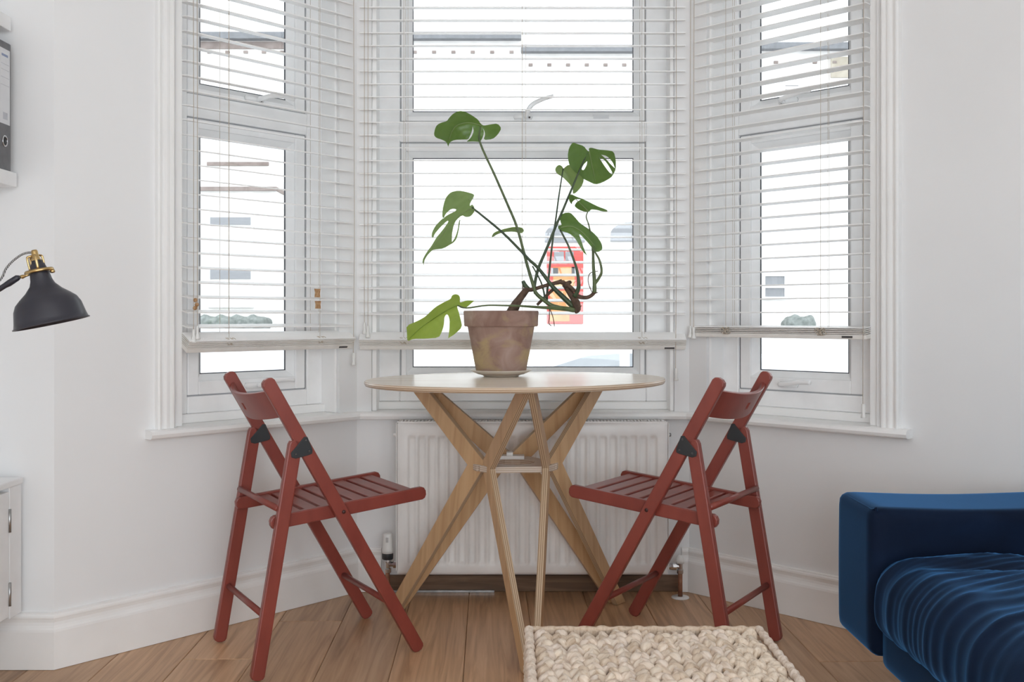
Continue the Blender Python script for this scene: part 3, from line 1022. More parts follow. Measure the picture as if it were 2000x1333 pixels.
# ------------------------------------------------------------------ round table
TX, TY = 0.008, 3.025
TZ = 0.7495
tb = thing('round_table', 'round birch plywood table with angled hourglass legs', 'table', (TX, TY, 0))
R = 0.452
pr = [(0.0001, -0.0160), (R - 0.010, -0.0160), (R - 0.004, -0.0145), (R - 0.001, -0.010), (R, -0.006), (R - 0.002, -0.001), (R - 0.005, 0), (0.0001, 0)]
tt = MB().lathe(pr, 96).build('table_top', 'ply_top', tb, False)
TILT_X, TILT_Y = -0.0088, -0.0085           # the top sits a touch out of level
tt.rotation_euler = (TILT_X, TILT_Y, 0)
tt.location = (0, 0, TZ)
az0 = math.radians(-84)
for c in range(3):
    az = az0 + c * math.radians(120)
    er = Vector((math.cos(az), math.sin(az), 0))
    et = Vector((-math.sin(az), math.cos(az), 0))
    for s in (-1, 1):
        T = er * 0.345 + et * (s * 0.0085)
        T.z = TZ - 0.0155 + T.y * TILT_X - T.x * TILT_Y
        aw = az + s * math.radians(47)
        Wp = Vector((math.cos(aw) * 0.118, math.sin(aw) * 0.118, 0.497))
        Fp = er * 0.415 + et * (s * 0.0115) + Vector((0, 0, 0.001))
        # plane of the board
        nrm = (T - Wp).cross(Fp - Wp).normalized()
        ex = (T - Fp).normalized()
        ey = nrm.cross(ex)
        if ey.dot(er) < 0:
            ey, nrm = -ey, -nrm
        mat = Matrix((ex, ey, nrm)).transposed().to_4x4()
        mat.translation = Wp
        to2 = lambda p: Vector(((p - Wp).dot(ex), (p - Wp).dot(ey)))
        t2, f2 = to2(T), to2(Fp)
        w0 = Vector((0, 0))
        half = 0.027
        du, dd = (t2 - w0).normalized(), (f2 - w0).normalized()
        pu, pd = Vector((-du.y, du.x)), Vector((dd.y, -dd.x))   # both point inwards/outwards consistently
        if pu.y < 0:
            pu = -pu
        if pd.y < 0:
            pd = -pd

        def isect(p, d, q, e):
            den = d.x * e.y - d.y * e.x
            t = ((q.x - p.x) * e.y - (q.y - p.y) * e.x) / den
            return p + d * t
        zx, zy = ex.z, ey.z                      # world height of a 2D point = Wp.z + x*zx + y*zy

        def clip(p, d, zlev):
            t = (zlev - Wp.z - p.x * zx - p.y * zy) / (d.x * zx + d.y * zy)
            return p + d * t
        ht, hf = 0.026, 0.020
        # outer edge (towards +y) and inner edge lines, tapering a little to top and foot
        o_in = isect(w0 - pu * half, du, w0 - pd * half, dd)
        o_out = isect(w0 + pu * half, du, w0 + pd * half, dd)
        top_in = clip(t2 - pu * ht, (t2 - pu * ht - o_in).normalized(), T.z)
        top_out = clip(t2 + pu * ht * 0.7, (t2 + pu * ht * 0.7 - o_out).normalized(), T.z)
        bot_in = clip(f2 - pd * hf, (f2 - pd * hf - o_in).normalized(), 0.001)
        bot_out = clip(f2 + pd * hf, (f2 + pd * hf - o_out).normalized(), 0.001)
        poly = [tuple(top_in), tuple(o_in), tuple(bot_in), tuple(bot_out), tuple(o_out), tuple(top_out)]
        MB().prism(poly, -0.0092, 0.0092).build('leg_board', 'ply_leg', tb, matrix=mat, bevel=0.0015)
# six-sided brace ring slotted through the boards, plus its raised cross key
zr = 0.488
pts6 = []
for c in range(3):
    for s in (-1, 1):
        aw = az0 + c * math.radians(120) + s * math.radians(47)
        for k in (-1, 1):
            ang_ = aw + k * 0.17
            pts6.append((ang_, 0.134))
        mid = aw + (math.radians(13) if s > 0 else math.radians(47))
        pts6.append((mid, 0.105))
pts6.sort(key=lambda q: q[0] % (2 * math.pi))
outer = [(r * math.cos(t), r * math.sin(t)) for t, r in pts6]
inner = [(0.062 * math.cos(t), 0.062 * math.sin(t)) for t, r in pts6]
n = len(outer)
vs = [(x, y, -0.009) for x, y in outer] + [(x, y, 0.009) for x, y in outer] + [(x, y, -0.009) for x, y in inner] + [(x, y, 0.009) for x, y in inner]
fs = []
for i in range(n):
    j = (i + 1) % n
    fs += [(i, j, n + j, n + i), (n + i, n + j, 3 * n + j, 3 * n + i), (3 * n + i, 3 * n + j, 2 * n + j, 2 * n + i), (2 * n + i, 2 * n + j, j, i)]
MB().add(vs, fs).build('brace_ring', 'ply_pale', tb, loc=(0, 0, zr), bevel=0.001)
MB().box(-0.055, 0.03, 0.045, 0.085, 0.009, 0.020).box(-0.025, -0.005, 0.05, 0.08, 0.02, 0.030).build('brace_key', 'white_lamp', tb, loc=(0, 0, zr), bevel=0.001)

# ------------------------------------------------------------------ saucer, pot and plant
PX, PY = -0.0345, 3.15
sau = MB().lathe([(0.0001, 0.0), (0.055, 0.0), (0.057, 0.003), (0.080, 0.010), (0.096, 0.018), (0.097, 0.0205), (0.094, 0.0205), (0.078, 0.013), (0.055, 0.0065), (0.0001, 0.0065)], 48).build('saucer', 'ceramic', None, True, loc=(PX, PY, TZ - 0.0005))
tag(sau, 'shallow cream ceramic saucer under the terracotta pot', 'saucer')
PZ = TZ + 0.0068
pl = thing('potted_monstera', 'leggy split-leaf plant in a weathered terracotta pot on the round table', 'plant', (PX, PY, PZ))
ph = 0.199
MB().lathe([(0.0001, 0.0), (0.074, 0.0), (0.0775, 0.003), (0.0795, 0.012), (0.105, ph - 0.052), (0.106, ph - 0.050), (0.1145, ph - 0.049), (0.1165, ph - 0.046), (0.1185, ph - 0.004), (0.117, ph),
            (0.108, ph), (0.106, ph - 0.004), (0.102, ph - 0.04), (0.0001, ph - 0.045)], 64).build('pot', 'terracotta', pl, True)
MB().lathe([(0.0001, ph - 0.012), (0.06, ph - 0.016), (0.104, ph - 0.022), (0.10, ph - 0.03), (0.0001, ph - 0.03)], 32).build('soil', 'soil', pl, True)
O = Vector((PX, PY, PZ))


def P(u, v, dy=0.0):
    return world_at(u, v, PY + dy) - O


def stem(name, pts, r, mat, n=8):
    m = MB()
    m.tube([P(*p) for p in pts], r if isinstance(r, list) else [r] * len(pts), n, 4)
    return m.build(name, mat, pl, True)


# woody trunk and its creeping branch
stem('trunk', [(996, 618, -0.02), (1005, 600, -0.02), (1014, 585, -0.02), (1024, 572, -0.02), (1031, 563, -0.02)], [0.019, 0.016, 0.012, 0.011, 0.009], 'woody', 10)
stem('stem_stub', [(1031, 565, -0.02), (1025, 557, -0.02), (1021, 549, -0.02)], [0.008, 0.007, 0.0055], 'stem_dark', 10)
stem('trunk', [(1029, 566, -0.02), (1040, 566, -0.018), (1062, 559, -0.01), (1082, 554, 0.0), (1098, 550, 0.0)], [0.007, 0.0065, 0.0055, 0.006, 0.008], 'woody', 10)
for (u, v, dy, r) in ((1099, 552, 0.0, 0.0095), (1108, 555, -0.006, 0.0105), (1112, 552, 0.008, 0.008), (1104, 558, -0.01, 0.0095)):
    MB().ball(P(u, v, dy), r, 10, 8, (1.0, 1.0, 0.8)).build('leaf_scar', 'woody', pl, True)
stem('trunk', [(1104, 556, 0.0), (1112, 570, 0.0), (1119, 581, 0.0), (1125, 592, -0.005), (1127, 604, -0.01), (1122, 609, -0.012)], [0.010, 0.010, 0.0105, 0.013, 0.012, 0.008], 'woody', 10)
stem('trunk', [(1107, 556, -0.012), (1116, 563, -0.014), (1122, 570, -0.012)], [0.0065, 0.0065, 0.006], 'woody', 8)
# petioles
stem('petiole', [(1125, 606, -0.012), (1082, 599, -0.02), (1062, 586, -0.02), (1047, 573, -0.02), (1041, 556, -0.02), (1028, 512, -0.02), (1010, 445, -0.025), (991, 399, -0.03), (967, 344, -0.035), (937, 277, -0.04), (939, 248, -0.045)],
     [0.0065, 0.007, 0.0065, 0.006, 0.0055, 0.0048, 0.0042, 0.004, 0.0037, 0.0032, 0.002], 'stem')
stem('petiole', [(1120, 600, 0.0), (1096, 577, -0.005), (1079, 560, -0.01), (1053, 526, -0.015), (1034, 508, -0.02), (1018, 491, -0.025), (982, 455, -0.04), (945, 424, -0.055), (921, 405, -0.06)],
     [0.0088, 0.0082, 0.0065, 0.0050, 0.0045, 0.0042, 0.0038, 0.0034, 0.0028], 'stem_dark')
stem('petiole', [(1046, 574, -0.01), (1044, 560, -0.005), (1051, 526, 0.0), (1069, 483, 0.0), (1086, 441, 0.0), (1097, 416, 0.0), (1113, 378, 0.0), (1128, 342, 0.0), (1148, 296, -0.01)],
     [0.0055, 0.005, 0.0048, 0.0045, 0.0042, 0.0038, 0.0034, 0.0030, 0.002], 'stem_dark')
stem('petiole', [(1068, 592, 0.02), (1069, 568, 0.03), (1073, 529, 0.035), (1079, 474, 0.035), (1086, 425, 0.04), (1092, 380, 0.04), (1100, 329, 0.04)], [0.004, 0.0036, 0.0034, 0.003, 0.0027, 0.0024, 0.002], 'stem_dark')
stem('petiole', [(1122, 580, -0.01), (1130, 562, -0.02), (1128, 534, -0.025), (1121, 509, -0.03), (1109, 478, -0.03), (1094, 449, -0.03)], [0.0075, 0.0065, 0.0045, 0.0035, 0.003, 0.003], 'stem_dark')
stem('trunk', [(1126, 578, 0.0), (1136, 581, 0.0), (1148, 581, 0.0), (1158, 575, 0.0), (1163, 567, 0.0)], [0.008, 0.0065, 0.006, 0.006, 0.005], 'woody')
stem('petiole', [(1161, 572, 0.0), (1161, 550, 0.0), (1159, 520, 0.0), (1158, 489, 0.005), (1154, 460, 0.01), (1150, 440, 0.012), (1145, 424, 0.012), (1148, 414, 0.012)], [0.007, 0.006, 0.005, 0.004, 0.0028, 0.0022, 0.002, 0.0018], 'stem')
stem('petiole', [(1161, 556, 0.0), (1170, 543, -0.005), (1175, 530, -0.01), (1171, 509, -0.01), (1163, 494, -0.01), (1156, 480, -0.01)], [0.005, 0.0045, 0.004, 0.0035, 0.003, 0.002], 'stem')
stem('petiole', [(1120, 606, -0.02), (1100, 603, -0.05), (1060, 601, -0.09), (1015, 598, -0.12), (980, 597, -0.13), (948, 597, -0.13), (911, 602, -0.12), (894, 597, -0.12)],
     [0.008, 0.0075, 0.0045, 0.0032, 0.0028, 0.0026, 0.0024, 0.0022], 'stem')
stem('stem_stub', [(1080, 566, 0.0), (1066, 579, 0.005), (1049, 596, 0.01)], [0.005, 0.005, 0.0045], 'woody')
stem('stem_stub', [(1040, 520, -0.01), (1056, 550, 0.0), (1063, 575, 0.0), (1064, 592, 0.0)], [0.0022, 0.0026, 0.003, 0.003], 'stem_dark')
for pts in ([(1157, 573, 0), (1150, 556, 0.0), (1149, 543, 0), (1154, 533, 0), (1168, 530, 0)], [(1073, 603, -0.02), (1073, 620, -0.02), (1072, 632, -0.02), (1077, 637, -0.02)],
            [(1074, 604, -0.02), (1080, 620, -0.02), (1083, 638, -0.02)], [(1021, 553, -0.02), (1022, 570, -0.02), (1025, 580, -0.02)], [(1158, 575, 0), (1164, 573, 0), (1168, 571, 0)], [(1128, 601, -0.01), (1133, 600, -0.01), (1136, 597, -0.01)]):
    stem('aerial_root', pts, 0.0014, 'woody', 6)


def pip(x, y, poly):
    r = False
    n = len(poly)
    j = n - 1
    for i in range(n):
        if (poly[i][1] > y) != (poly[j][1] > y) and x < (poly[j][0] - poly[i][0]) * (y - poly[i][1]) / (poly[j][1] - poly[i][1]) + poly[i][0]:
            r = not r
        j = i
    return r


def round_poly(poly, k=3):
    """light corner-cutting so traced outlines read as curves"""
    out = []
    n = len(poly)
    for i in range(n):
        a, b, c = Vector(poly[i - 1]), Vector(poly[i]), Vector(poly[(i + 1) % n])
        ang_ = (a - b).angle(c - b, 3.14) if (a - b).length > 1e-6 and (c - b).length > 1e-6 else 3.14
        if ang_ < 1.0:
            out.append(tuple(b))
        else:
            out.append(tuple(b + (a - b) * 0.22))
            out.append(tuple(b + (c - b) * 0.22))
    return out


def leaf(outline, holes, to_px, dy0, gx, gy, rib, fold, mat, curl=0.0):
    """outline in its own drawing units; rib = midrib polyline in the same units. gx, gy: depth slope per pixel; fold: depth per pixel away from the rib"""
    outline = round_poly(outline)
    polys = [outline] + [round_poly(h) for h in holes]
    pts, edges = [], []
    for pol in polys:
        o = len(pts)
        pts += [Vector(p) for p in pol]
        edges += [(o + i, o + (i + 1) % len(pol)) for i in range(len(pol))]
    xs_ = [p[0] for p in outline]
    ys_ = [p[1] for p in outline]
    st = 22
    y = min(ys_)
    row = 0
    while y < max(ys_):
        x = min(xs_) + (st / 2 if row % 2 else 0)
        while x < max(xs_):
            if pip(x, y, outline) and not any(pip(x, y, h) for h in polys[1:]):
                if min((Vector((x, y)) - q).length for q in pts[:sum(len(p) for p in polys)]) > 8:
                    pts.append(Vector((x, y)))
            x += st
        y += st * 0.87
        row += 1
    V, E_, F_, _, _, _ = delaunay_2d_cdt(pts, edges, [], 0, 1e-4)
    faces = []
    for f in F_:
        cx = sum(V[i].x for i in f) / len(f)
        cy = sum(V[i].y for i in f) / len(f)
        if pip(cx, cy, outline) and not any(pip(cx, cy, h) for h in polys[1:]):
            faces.append(tuple(f))
    ribp = [Vector(to_px(*r)) for r in rib]

    def dist(p):
        best = 1e9
        for a, b in zip(ribp, ribp[1:]):
            ab = b - a
            t = max(0, min(1, (p - a).dot(ab) / max(1e-9, ab.dot(ab))))
            best = min(best, (p - (a + ab * t)).length)
        return best
    c0 = ribp[0]

    def to3(p, lift=0.0):
        q = Vector(p)
        dd = dist(q)
        al = (q - c0)
        dy = dy0 + gx * al.x + gy * al.y + fold * dd + curl * al.length * al.length + 0.0016 * math.sin(dd * 0.55)
        return P(q.x, q.y, dy + lift)
    vs = [to3(to_px(v.x, v.y)) for v in V]
    lf = MB().add(vs, faces).build('leaf', mat, pl, True)
    # raised midrib
    mp = [to3(q, -0.0012) for q in ribp]
    MB().tube(mp, [0.0020] + [0.0014] * (len(mp) - 2) + [0.0006], 6, 3).build('midrib', 'vein' if mat != 'leaf_light' else 'leaf_light', lf, True)
    return lf


z1 = lambda x, y: (780 + x / 4.166, 200 + y / 4.166)
z2 = lambda x, y: (780 + x / 4.04, 420 + y / 4.04)
leaf([(668, 180), (655, 165), (640, 140), (590, 105), (540, 78), (490, 68), (440, 90), (410, 120), (385, 155), (340, 165), (305, 185), (290, 215), (280, 265), (300, 290), (350, 305), (385, 325), (397, 362),
      (410, 325), (450, 305), (520, 303), (560, 303), (577, 270), (590, 235), (597, 195), (606, 235), (585, 285), (548, 321), (600, 318), (655, 322), (672, 300), (686, 265), (688, 235), (680, 212), (690, 228), (698, 262), (684, 307),
      (760, 300), (800, 265), (832, 212), (800, 172), (740, 180), (688, 190)], [], z1, -0.045, 0.0004, 0.0012, [(668, 190), (560, 165), (450, 200), (397, 330)], -0.0009, 'leaf', 0.0)
leaf([(1410, 325), (1380, 370), (1368, 440), (1385, 520), (1430, 570), (1480, 600), (1490, 620), (1540, 645), (1595, 670), (1650, 655), (1722, 614), (1738, 592), (1762, 545), (1762, 470), (1745, 400), (1690, 390),
      (1620, 385), (1560, 368), (1540, 375), (1546, 402), (1528, 392), (1500, 355), (1450, 340)],
     [[(1528, 478), (1500, 505), (1480, 545), (1500, 555), (1525, 510)], [(1642, 426), (1690, 437), (1735, 485), (1754, 537), (1720, 505), (1680, 460)], [(1628, 452), (1668, 468), (1705, 520), (1738, 582), (1722, 585), (1688, 545), (1652, 492)]],
     z1, -0.01, 0.0005, 0.0010, [(1546, 402), (1560, 480), (1580, 570), (1597, 655)], -0.0006, 'leaf')
leaf([(1300, 507), (1275, 525), (1266, 550), (1280, 580), (1330, 610), (1380, 660), (1410, 700), (1412, 748), (1440, 735), (1480, 690), (1502, 640), (1495, 600), (1450, 560), (1410, 520), (1375, 507), (1345, 530), (1335, 542), (1325, 520)], [],
     z1, 0.04, -0.0003, 0.0006, [(1337, 545), (1380, 600), (1412, 690), (1413, 740)], -0.0005, 'leaf_grey')
leaf([(480, 718), (420, 730), (385, 765), (365, 810), (352, 870), (348, 930), (360, 948), (375, 910), (410, 875), (440, 865), (465, 872), (455, 888), (400, 912), (340, 955), (290, 1010), (265, 1060), (262, 1095), (275, 1105),
      (287, 1072), (332, 1018), (390, 963), (402, 970), (352, 1040), (302, 1100), (275, 1145), (260, 1170), (212, 1235), (185, 1290), (200, 1333), (199, 1300), (222, 1252), (268, 1203), (290, 1198), (360, 1190), (420, 1155),
      (442, 1142), (466, 1112), (482, 1050), (496, 955), (486, 960), (474, 1040), (452, 1105), (428, 1138), (427, 1080), (442, 1000), (462, 960), (510, 918), (540, 935), (580, 930), (612, 890), (610, 850), (592, 830), (574, 845), (574, 825),
      (612, 760), (600, 745), (540, 728)], [], z1, -0.06, 0.0004, -0.0006, [(590, 860), (520, 900), (430, 970), (340, 1090), (262, 1185), (200, 1290)], -0.0008, 'leaf_grey')
leaf([(1395, 745), (1440, 768), (1500, 790), (1560, 820), (1620, 850), (1690, 875), (1695, 890), (1660, 890), (1600, 875), (1560, 872), (1545, 890), (1510, 892), (1460, 875), (1422, 845), (1442, 812), (1478, 790), (1440, 785), (1408, 808), (1402, 832),
      (1382, 805), (1377, 770)], [], z1, 0.012, 0.0005, 0.0015, [(1535, 888), (1480, 830), (1420, 775)], 0.0009, 'leaf')
leaf([(1340, 900), (1390, 897), (1420, 925), (1470, 985), (1540, 1030), (1600, 1080), (1645, 1145), (1655, 1195), (1620, 1220), (1590, 1215), (1540, 1150), (1470, 1072), (1462, 1080), (1482, 1130), (1505, 1200), (1528, 1248),
      (1500, 1225), (1465, 1170), (1430, 1105), (1380, 1065), (1320, 1050), (1292, 1030), (1290, 1005), (1322, 1000), (1310, 970), (1300, 930)], [], z1, -0.03, 0.0006, -0.0006, [(1315, 1020), (1400, 1010), (1490, 1060), (1600, 1180)], 0.0009, 'leaf')
leaf([(440, 625), (415, 635), (405, 665), (350, 690), (280, 730), (210, 800), (150, 835), (55, 875), (60, 935), (62, 1000), (110, 978), (200, 978), (310, 970), (335, 925), (352, 870), (355, 810), (370, 785), (385, 790), (397, 830),
      (395, 900), (385, 975), (440, 940), (497, 885), (485, 830), (470, 770), (457, 732), (460, 712), (480, 735), (515, 740), (550, 715), (590, 678), (530, 675), (490, 690), (477, 690), (480, 650), (465, 630)], [],
     z2, -0.12, 0.0002, -0.0010, [(462, 712), (400, 740), (300, 800), (170, 890), (65, 990)], 0.0007, 'leaf_light')
leaf([(750, 1090), (770, 1058), (850, 1030), (930, 1013), (1000, 1018), (1017, 1048), (990, 1070), (930, 1052), (850, 1057), (790, 1078), (758, 1100)], [], z1, 0.03, 0.0, 0.003, [(1005, 1040), (900, 1035), (760, 1085)], 0.001, 'leaf_grey')

# ------------------------------------------------------------------ blue sofa (runs towards the camera along the right-hand wall)
SX0, SYB, SYF = 0.815, 2.50, 2.255
sofa = thing('velvet_sofa', 'deep blue velvet sofa with low square arm and rumpled seat', 'sofa', (SX0, SYB, 0))
SXB = XR - 0.02 - SX0


def rbox(x0, x1, y0, y1, z0, z1, r, nseg, n=(10, 10, 10), fn=None):
    """rounded box as a displaced grid shell"""
    vs, fs = [], []
    c = Vector(((x0 + x1) / 2, (y0 + y1) / 2, (z0 + z1) / 2))
    h = Vector(((x1 - x0) / 2, (y1 - y0) / 2, (z1 - z0) / 2))

    def pos(p):
        q = Vector((max(-h.x + r, min(h.x - r, p.x)), max(-h.y + r, min(h.y - r, p.y)), max(-h.z + r, min(h.z - r, p.z))))
        d = p - q
        if d.length > 1e-9:
            d = d.normalized() * r
        out = c + q + d
        return fn(out, d.normalized() if d.length > 1e-9 else Vector((0, 0, 0))) if fn else out
    for ax in range(3):
        u, w = (ax + 1) % 3, (ax + 2) % 3
        for sg in (-1, 1):
            nu, nw = n[u], n[w]
            o = len(vs)
            for j in range(nw + 1):
                for i in range(nu + 1):
                    p = Vector((0, 0, 0))
                    p[ax] = sg * h[ax]

                    def sp(t, hh, nn):
                        # points crowd towards the rounded edges
                        t = t * 2 - 1
                        return hh * (0.65 * t + 0.35 * math.sin(t * math.pi / 2))
                    p[u] = sp(i / nu, h[u], nu)
                    p[w] = sp(j / nw, h[w], nw)
                    vs.append(pos(p))
            for j in range(nw):
                for i in range(nu):
                    q = (o + j * (nu + 1) + i, o + j * (nu + 1) + i + 1, o + (j + 1) * (nu + 1) + i + 1, o + (j + 1) * (nu + 1) + i)
                    fs.append(q if sg > 0 else q[::-1])
    mb = MB()
    mb.v, mb.f = vs, fs
    return mb


def weld(o):
    bm = bmesh.new()
    bm.from_mesh(o.data)
    bmesh.ops.remove_doubles(bm, verts=bm.verts, dist=1e-5)
    bmesh.ops.recalc_face_normals(bm, faces=bm.faces)
    bm.to_mesh(o.data)
    bm.free()
    o.data.polygons.foreach_set('use_smooth', [True] * len(o.data.polygons))
    return o


arm_d = SYB - SYF
AH = 0.500
o = weld(rbox(0, SXB, -arm_d, 0, 0.165, AH, 0.024, 4, (40, 16, 16), lambda p, d: p + d * 0.004 * math.sin(p.x * 9 + p.z * 5)).build('arm', 'velvet', sofa))
MB().tube([(0.012, -0.022, AH - 0.006), (0.009, -0.10, AH - 0.006), (0.009, -arm_d + 0.03, AH - 0.007), (0.012, -arm_d + 0.010, AH - 0.014), (0.010, -arm_d + 0.007, 0.30), (0.014, -arm_d + 0.010, 0.19)], 0.0035, 6, 3).build('arm_piping', 'velvet', sofa, True)
# frame / base under the seat
weld(rbox(0.02, SXB, -1.80, -arm_d + 0.02, 0.135, 0.27, 0.03, 4, (16, 40, 10)).build('base', 'velvet', sofa))


def wrinkle(p, d):
    x, y, z = p
    # slack cover: folds run from the front edge back over the seat, curving round the corner by the arm
    yy = -arm_d - y                              # distance from the arm
    xx = x
    w = 0.0
    ang_c = math.atan2(yy + 0.05, max(0.02, 0.62 - xx))        # folds fan out from the back corner by the arm
    fan = 0.55 * yy + 0.33 * ang_c
    for k, (f_, ph_, am) in enumerate(((33, 0.3, 0.0050), (61, 1.9, 0.0032), (97, 0.8, 0.0020), (151, 2.2, 0.0009))):
        arg = f_ * fan + ph_ + 2.0 * math.sin(xx * (7 + 2 * k) + yy * (9 + 3 * k) + 1.3 * k)
        wt = max(0.0, 0.45 + 0.65 * math.sin(xx * (6 + 4 * k) - yy * (11 - 2 * k) + 2.1 * k))
        w += am * wt * (1.0 - 1.7 * abs(math.sin(arg)) ** 0.9)
    g = max(0.0, 1.0 - yy / 1.3)
    sag = -0.020 * math.exp(-((xx - 0.42) / 0.14) ** 2) * math.exp(-(yy / 0.25) ** 2) - 0.016 * math.exp(-((yy - 0.13 - 0.10 * xx) / 0.035) ** 2) * min(1.0, xx / 0.15)
    crown = 0.018 * math.sin(min(1.0, max(0.0, xx / 0.6)) * math.pi)
    q = Vector(p)
    q += d * w * (0.5 + 0.5 * g)
    if d.z > 0.3:
        q.z += sag + crown
    q.x += 0.022 * min(0.0, -math.sin(min(1, max(0, (z - 0.2) / 0.2)) * math.pi)) * (1 if d.x < -0.2 else 0)
    return q


o = weld(rbox(0.005, SXB - 0.24, -1.76, -arm_d - 0.002, 0.215, 0.400, 0.062, 6, (90, 230, 40), wrinkle).build('seat_cushion', 'velvet', sofa))
weld(rbox(SXB - 0.26, SXB, -1.80, -arm_d, 0.25, 0.74, 0.05, 4, (12, 40, 16)).build('backrest', 'velvet', sofa))
weld(rbox(0, SXB, -2.04, -1.80, 0.165, AH, 0.024, 4, (40, 16, 16)).build('arm', 'velvet', sofa))
for x, y in ((0.26, -0.10), (SXB - 0.08, -0.10), (0.26, -1.92), (SXB - 0.08, -1.92)):
    MB().lathe([(0.0001, 0.001), (0.016, 0.001), (0.022, 0.166), (0.0001, 0.166)], 16).build('foot', 'black', sofa, True, loc=(x, y, 0))

# ------------------------------------------------------------------ woven basket (lidded trunk) in the foreground
BZ = 0.320
BY1 = 1.985
bx0, bx1 = (1033 - 1000) / F * BY1, (1482 - 1000) / F * BY1
bd = 0.50
bk = thing('woven_basket', 'chunky woven natural fibre storage basket at the front beside the sofa', 'basket', ((bx0 + bx1) / 2, BY1 - bd / 2, 0))
hx, hy = (bx1 - bx0) / 2, bd / 2
MB().box(-hx + 0.010, hx - 0.010, -hy + 0.010, hy - 0.010, 0.004, BZ - 0.045).build('basket_core', 'darkwood_gap', bk, bevel=0.01)
top = MB().box(-hx + 0.008, hx - 0.008, -hy + 0.008, hy - 0.008, BZ - 0.045, BZ - 0.022).build('lid', 'darkwood_gap', bk, bevel=0.004)  # dark colour stands in for shade in the gaps between strands
# rim cord wrapped round the edge of the lid
random.seed(9)


def rim(name, p, q, r, wraps):
    p, q = Vector(p), Vector(q)
    nseg = int((q - p).length / 0.006)
    pts, rs = [], []
    for i in range(nseg + 1):
        t = i / nseg
        pts.append(p.lerp(q, t) + Vector((random.uniform(-1, 1), random.uniform(-1, 1), random.uniform(-1, 1))) * 0.0006)
        rs.append(r * (1 + 0.16 * math.sin(i * wraps) + random.uniform(-0.05, 0.05)))
    return MB().tube(pts, rs, 8).build(name, 'rush', top, True)


zr = BZ - 0.006
rim('rim_cord', (-hx, -hy, zr), (-hx, hy, zr), 0.0085, 1.1)
rim('rim_cord', (hx, hy, zr), (hx, -hy, zr), 0.0080, 1.1)
rim('rim_cord', (-hx, hy, zr), (hx, hy, zr), 0.0065, 1.1)
rim('rim_cord', (-hx, -hy, zr), (hx, -hy, zr), 0.0080, 1.1)
# flat wrapped strip behind the plaits
mb = MB()
nst = 34
for i in range(nst):
    x = -hx + 0.012 + (2 * hx - 0.024) * (i + 0.5) / nst
    mb.box(x - 0.0060, x + 0.0060, hy - 0.0075, hy - 0.0035, BZ - 0.034, BZ - 0.006 + random.uniform(-0.001, 0.001))
mb.build('wrapped_edge', 'rush', top)
# plaits: strands leaning alternately left and right in columns that run towards the camera
strands = []
for v_ in range(4):
    random.seed(v_)
    nn, mm = 10, 8
    prof = []
    ml = MB()
    vs, fs = [], []
    Ls, rr = 0.0250, 0.0094
    for i in range(mm + 1):
        t = i / mm
        rad_ = rr * 1.03 * (math.sin(math.pi * (0.04 + 0.92 * t)) ** 0.62)
        for k in range(nn):
            a_ = 2 * math.pi * k / nn
            wob = 1 + 0.10 * math.sin(3 * a_ + v_ * 2 + t * 3)
            bend = 0.0045 * math.sin(math.pi * t)
            vs.append((rad_ * wob * math.cos(a_) + bend, rad_ * 0.92 * math.sin(a_), (t - 0.5) * 2 * Ls * 0.72))
    for i in range(mm):
        for k in range(nn):
            q = (k + 1) % nn
            fs.append((i * nn + k, i * nn + q, (i + 1) * nn + q, (i + 1) * nn + k))
    fs.append(tuple(range(nn - 1, -1, -1)))
    fs.append(tuple(mm * nn + k for k in range(nn)))
    me = ml.add(vs, fs).mesh('strand')
    me.polygons.foreach_set('use_smooth', [True] * len(me.polygons))
    strands.append(me)
random.seed(21)
NC = 15
cw = (2 * hx - 0.026) / NC
rp = 0.0260
cnt = 0
rest = MB()
y_hidden = BY1 - bd / 2
for cI in range(NC):
    x = -hx + 0.013 + cw * (cI + 0.5)
    y = hy - 0.020 - random.uniform(0, 0.012)
    j = 0
    while y > -hy + 0.02:
        for s in (-1, 1):
            loc = Vector((x + s * cw * 0.235 + random.uniform(-0.001, 0.001), y + random.uniform(-0.002, 0.002) + (0.004 if s > 0 else -0.004), BZ - 0.0125 + random.uniform(-0.0012, 0.0016)))
            eul = Matrix.Rotation(random.uniform(0, 6.28), 4, 'Z')
            lean = math.radians(34 + random.uniform(-7, 7)) * s
            m_ = Matrix.Translation(loc) @ Matrix.Rotation(lean, 4, 'Z') @ Matrix.Rotation(math.radians(90 + 14), 4, 'X') @ eul @ Matrix.Scale(random.uniform(0.92, 1.08), 4)
            worldy = y_hidden + y
            if worldy > 1.655 and cnt < 300:
                o = link('strand', random.choice(strands), 'rush', top)
                o.matrix_local = m_
                cnt += 1
            else:
                me = strands[0]
                rest.add([m_ @ v.co for v in me.vertices], [tuple(p.vertices) for p in me.polygons])
        y -= rp
        j += 1
tag(rest.build('plait', 'rush', top, True), kind='stuff')
# woven sides: rope courses
for k in range(14):
    z = 0.014 + k * 0.0205
    pts = [(-hx, -hy, z), (hx, -hy, z), (hx, hy, z), (-hx, hy, z), (-hx, -hy, z)]
    pp, rr_ = [], []
    for p, q in zip(pts, pts[1:]):
        p, q = Vector(p), Vector(q)
        n_ = 40
        for i in range(n_):
            pp.append(p.lerp(q, i / n_))
            rr_.append(0.0105 * (1 + 0.14 * math.sin(i * 1.57 + k * 1.57)))
    pp.append(pp[0])
    rr_.append(rr_[0])
    MB().tube(pp, rr_, 8).build('side_course', 'rush', bk, True)

# ------------------------------------------------------------------ black reading lamp
LY = 1.86
lamp = thing('reading_lamp', 'black bell-shaped reading lamp with brass collar on a black arm', 'lamp', (-1.13, LY, 0))
LO = Vector((-1.13, LY, 0))


def Q(u, v, dy=0.0):
    return world_at(u, v, LY + dy) - LO


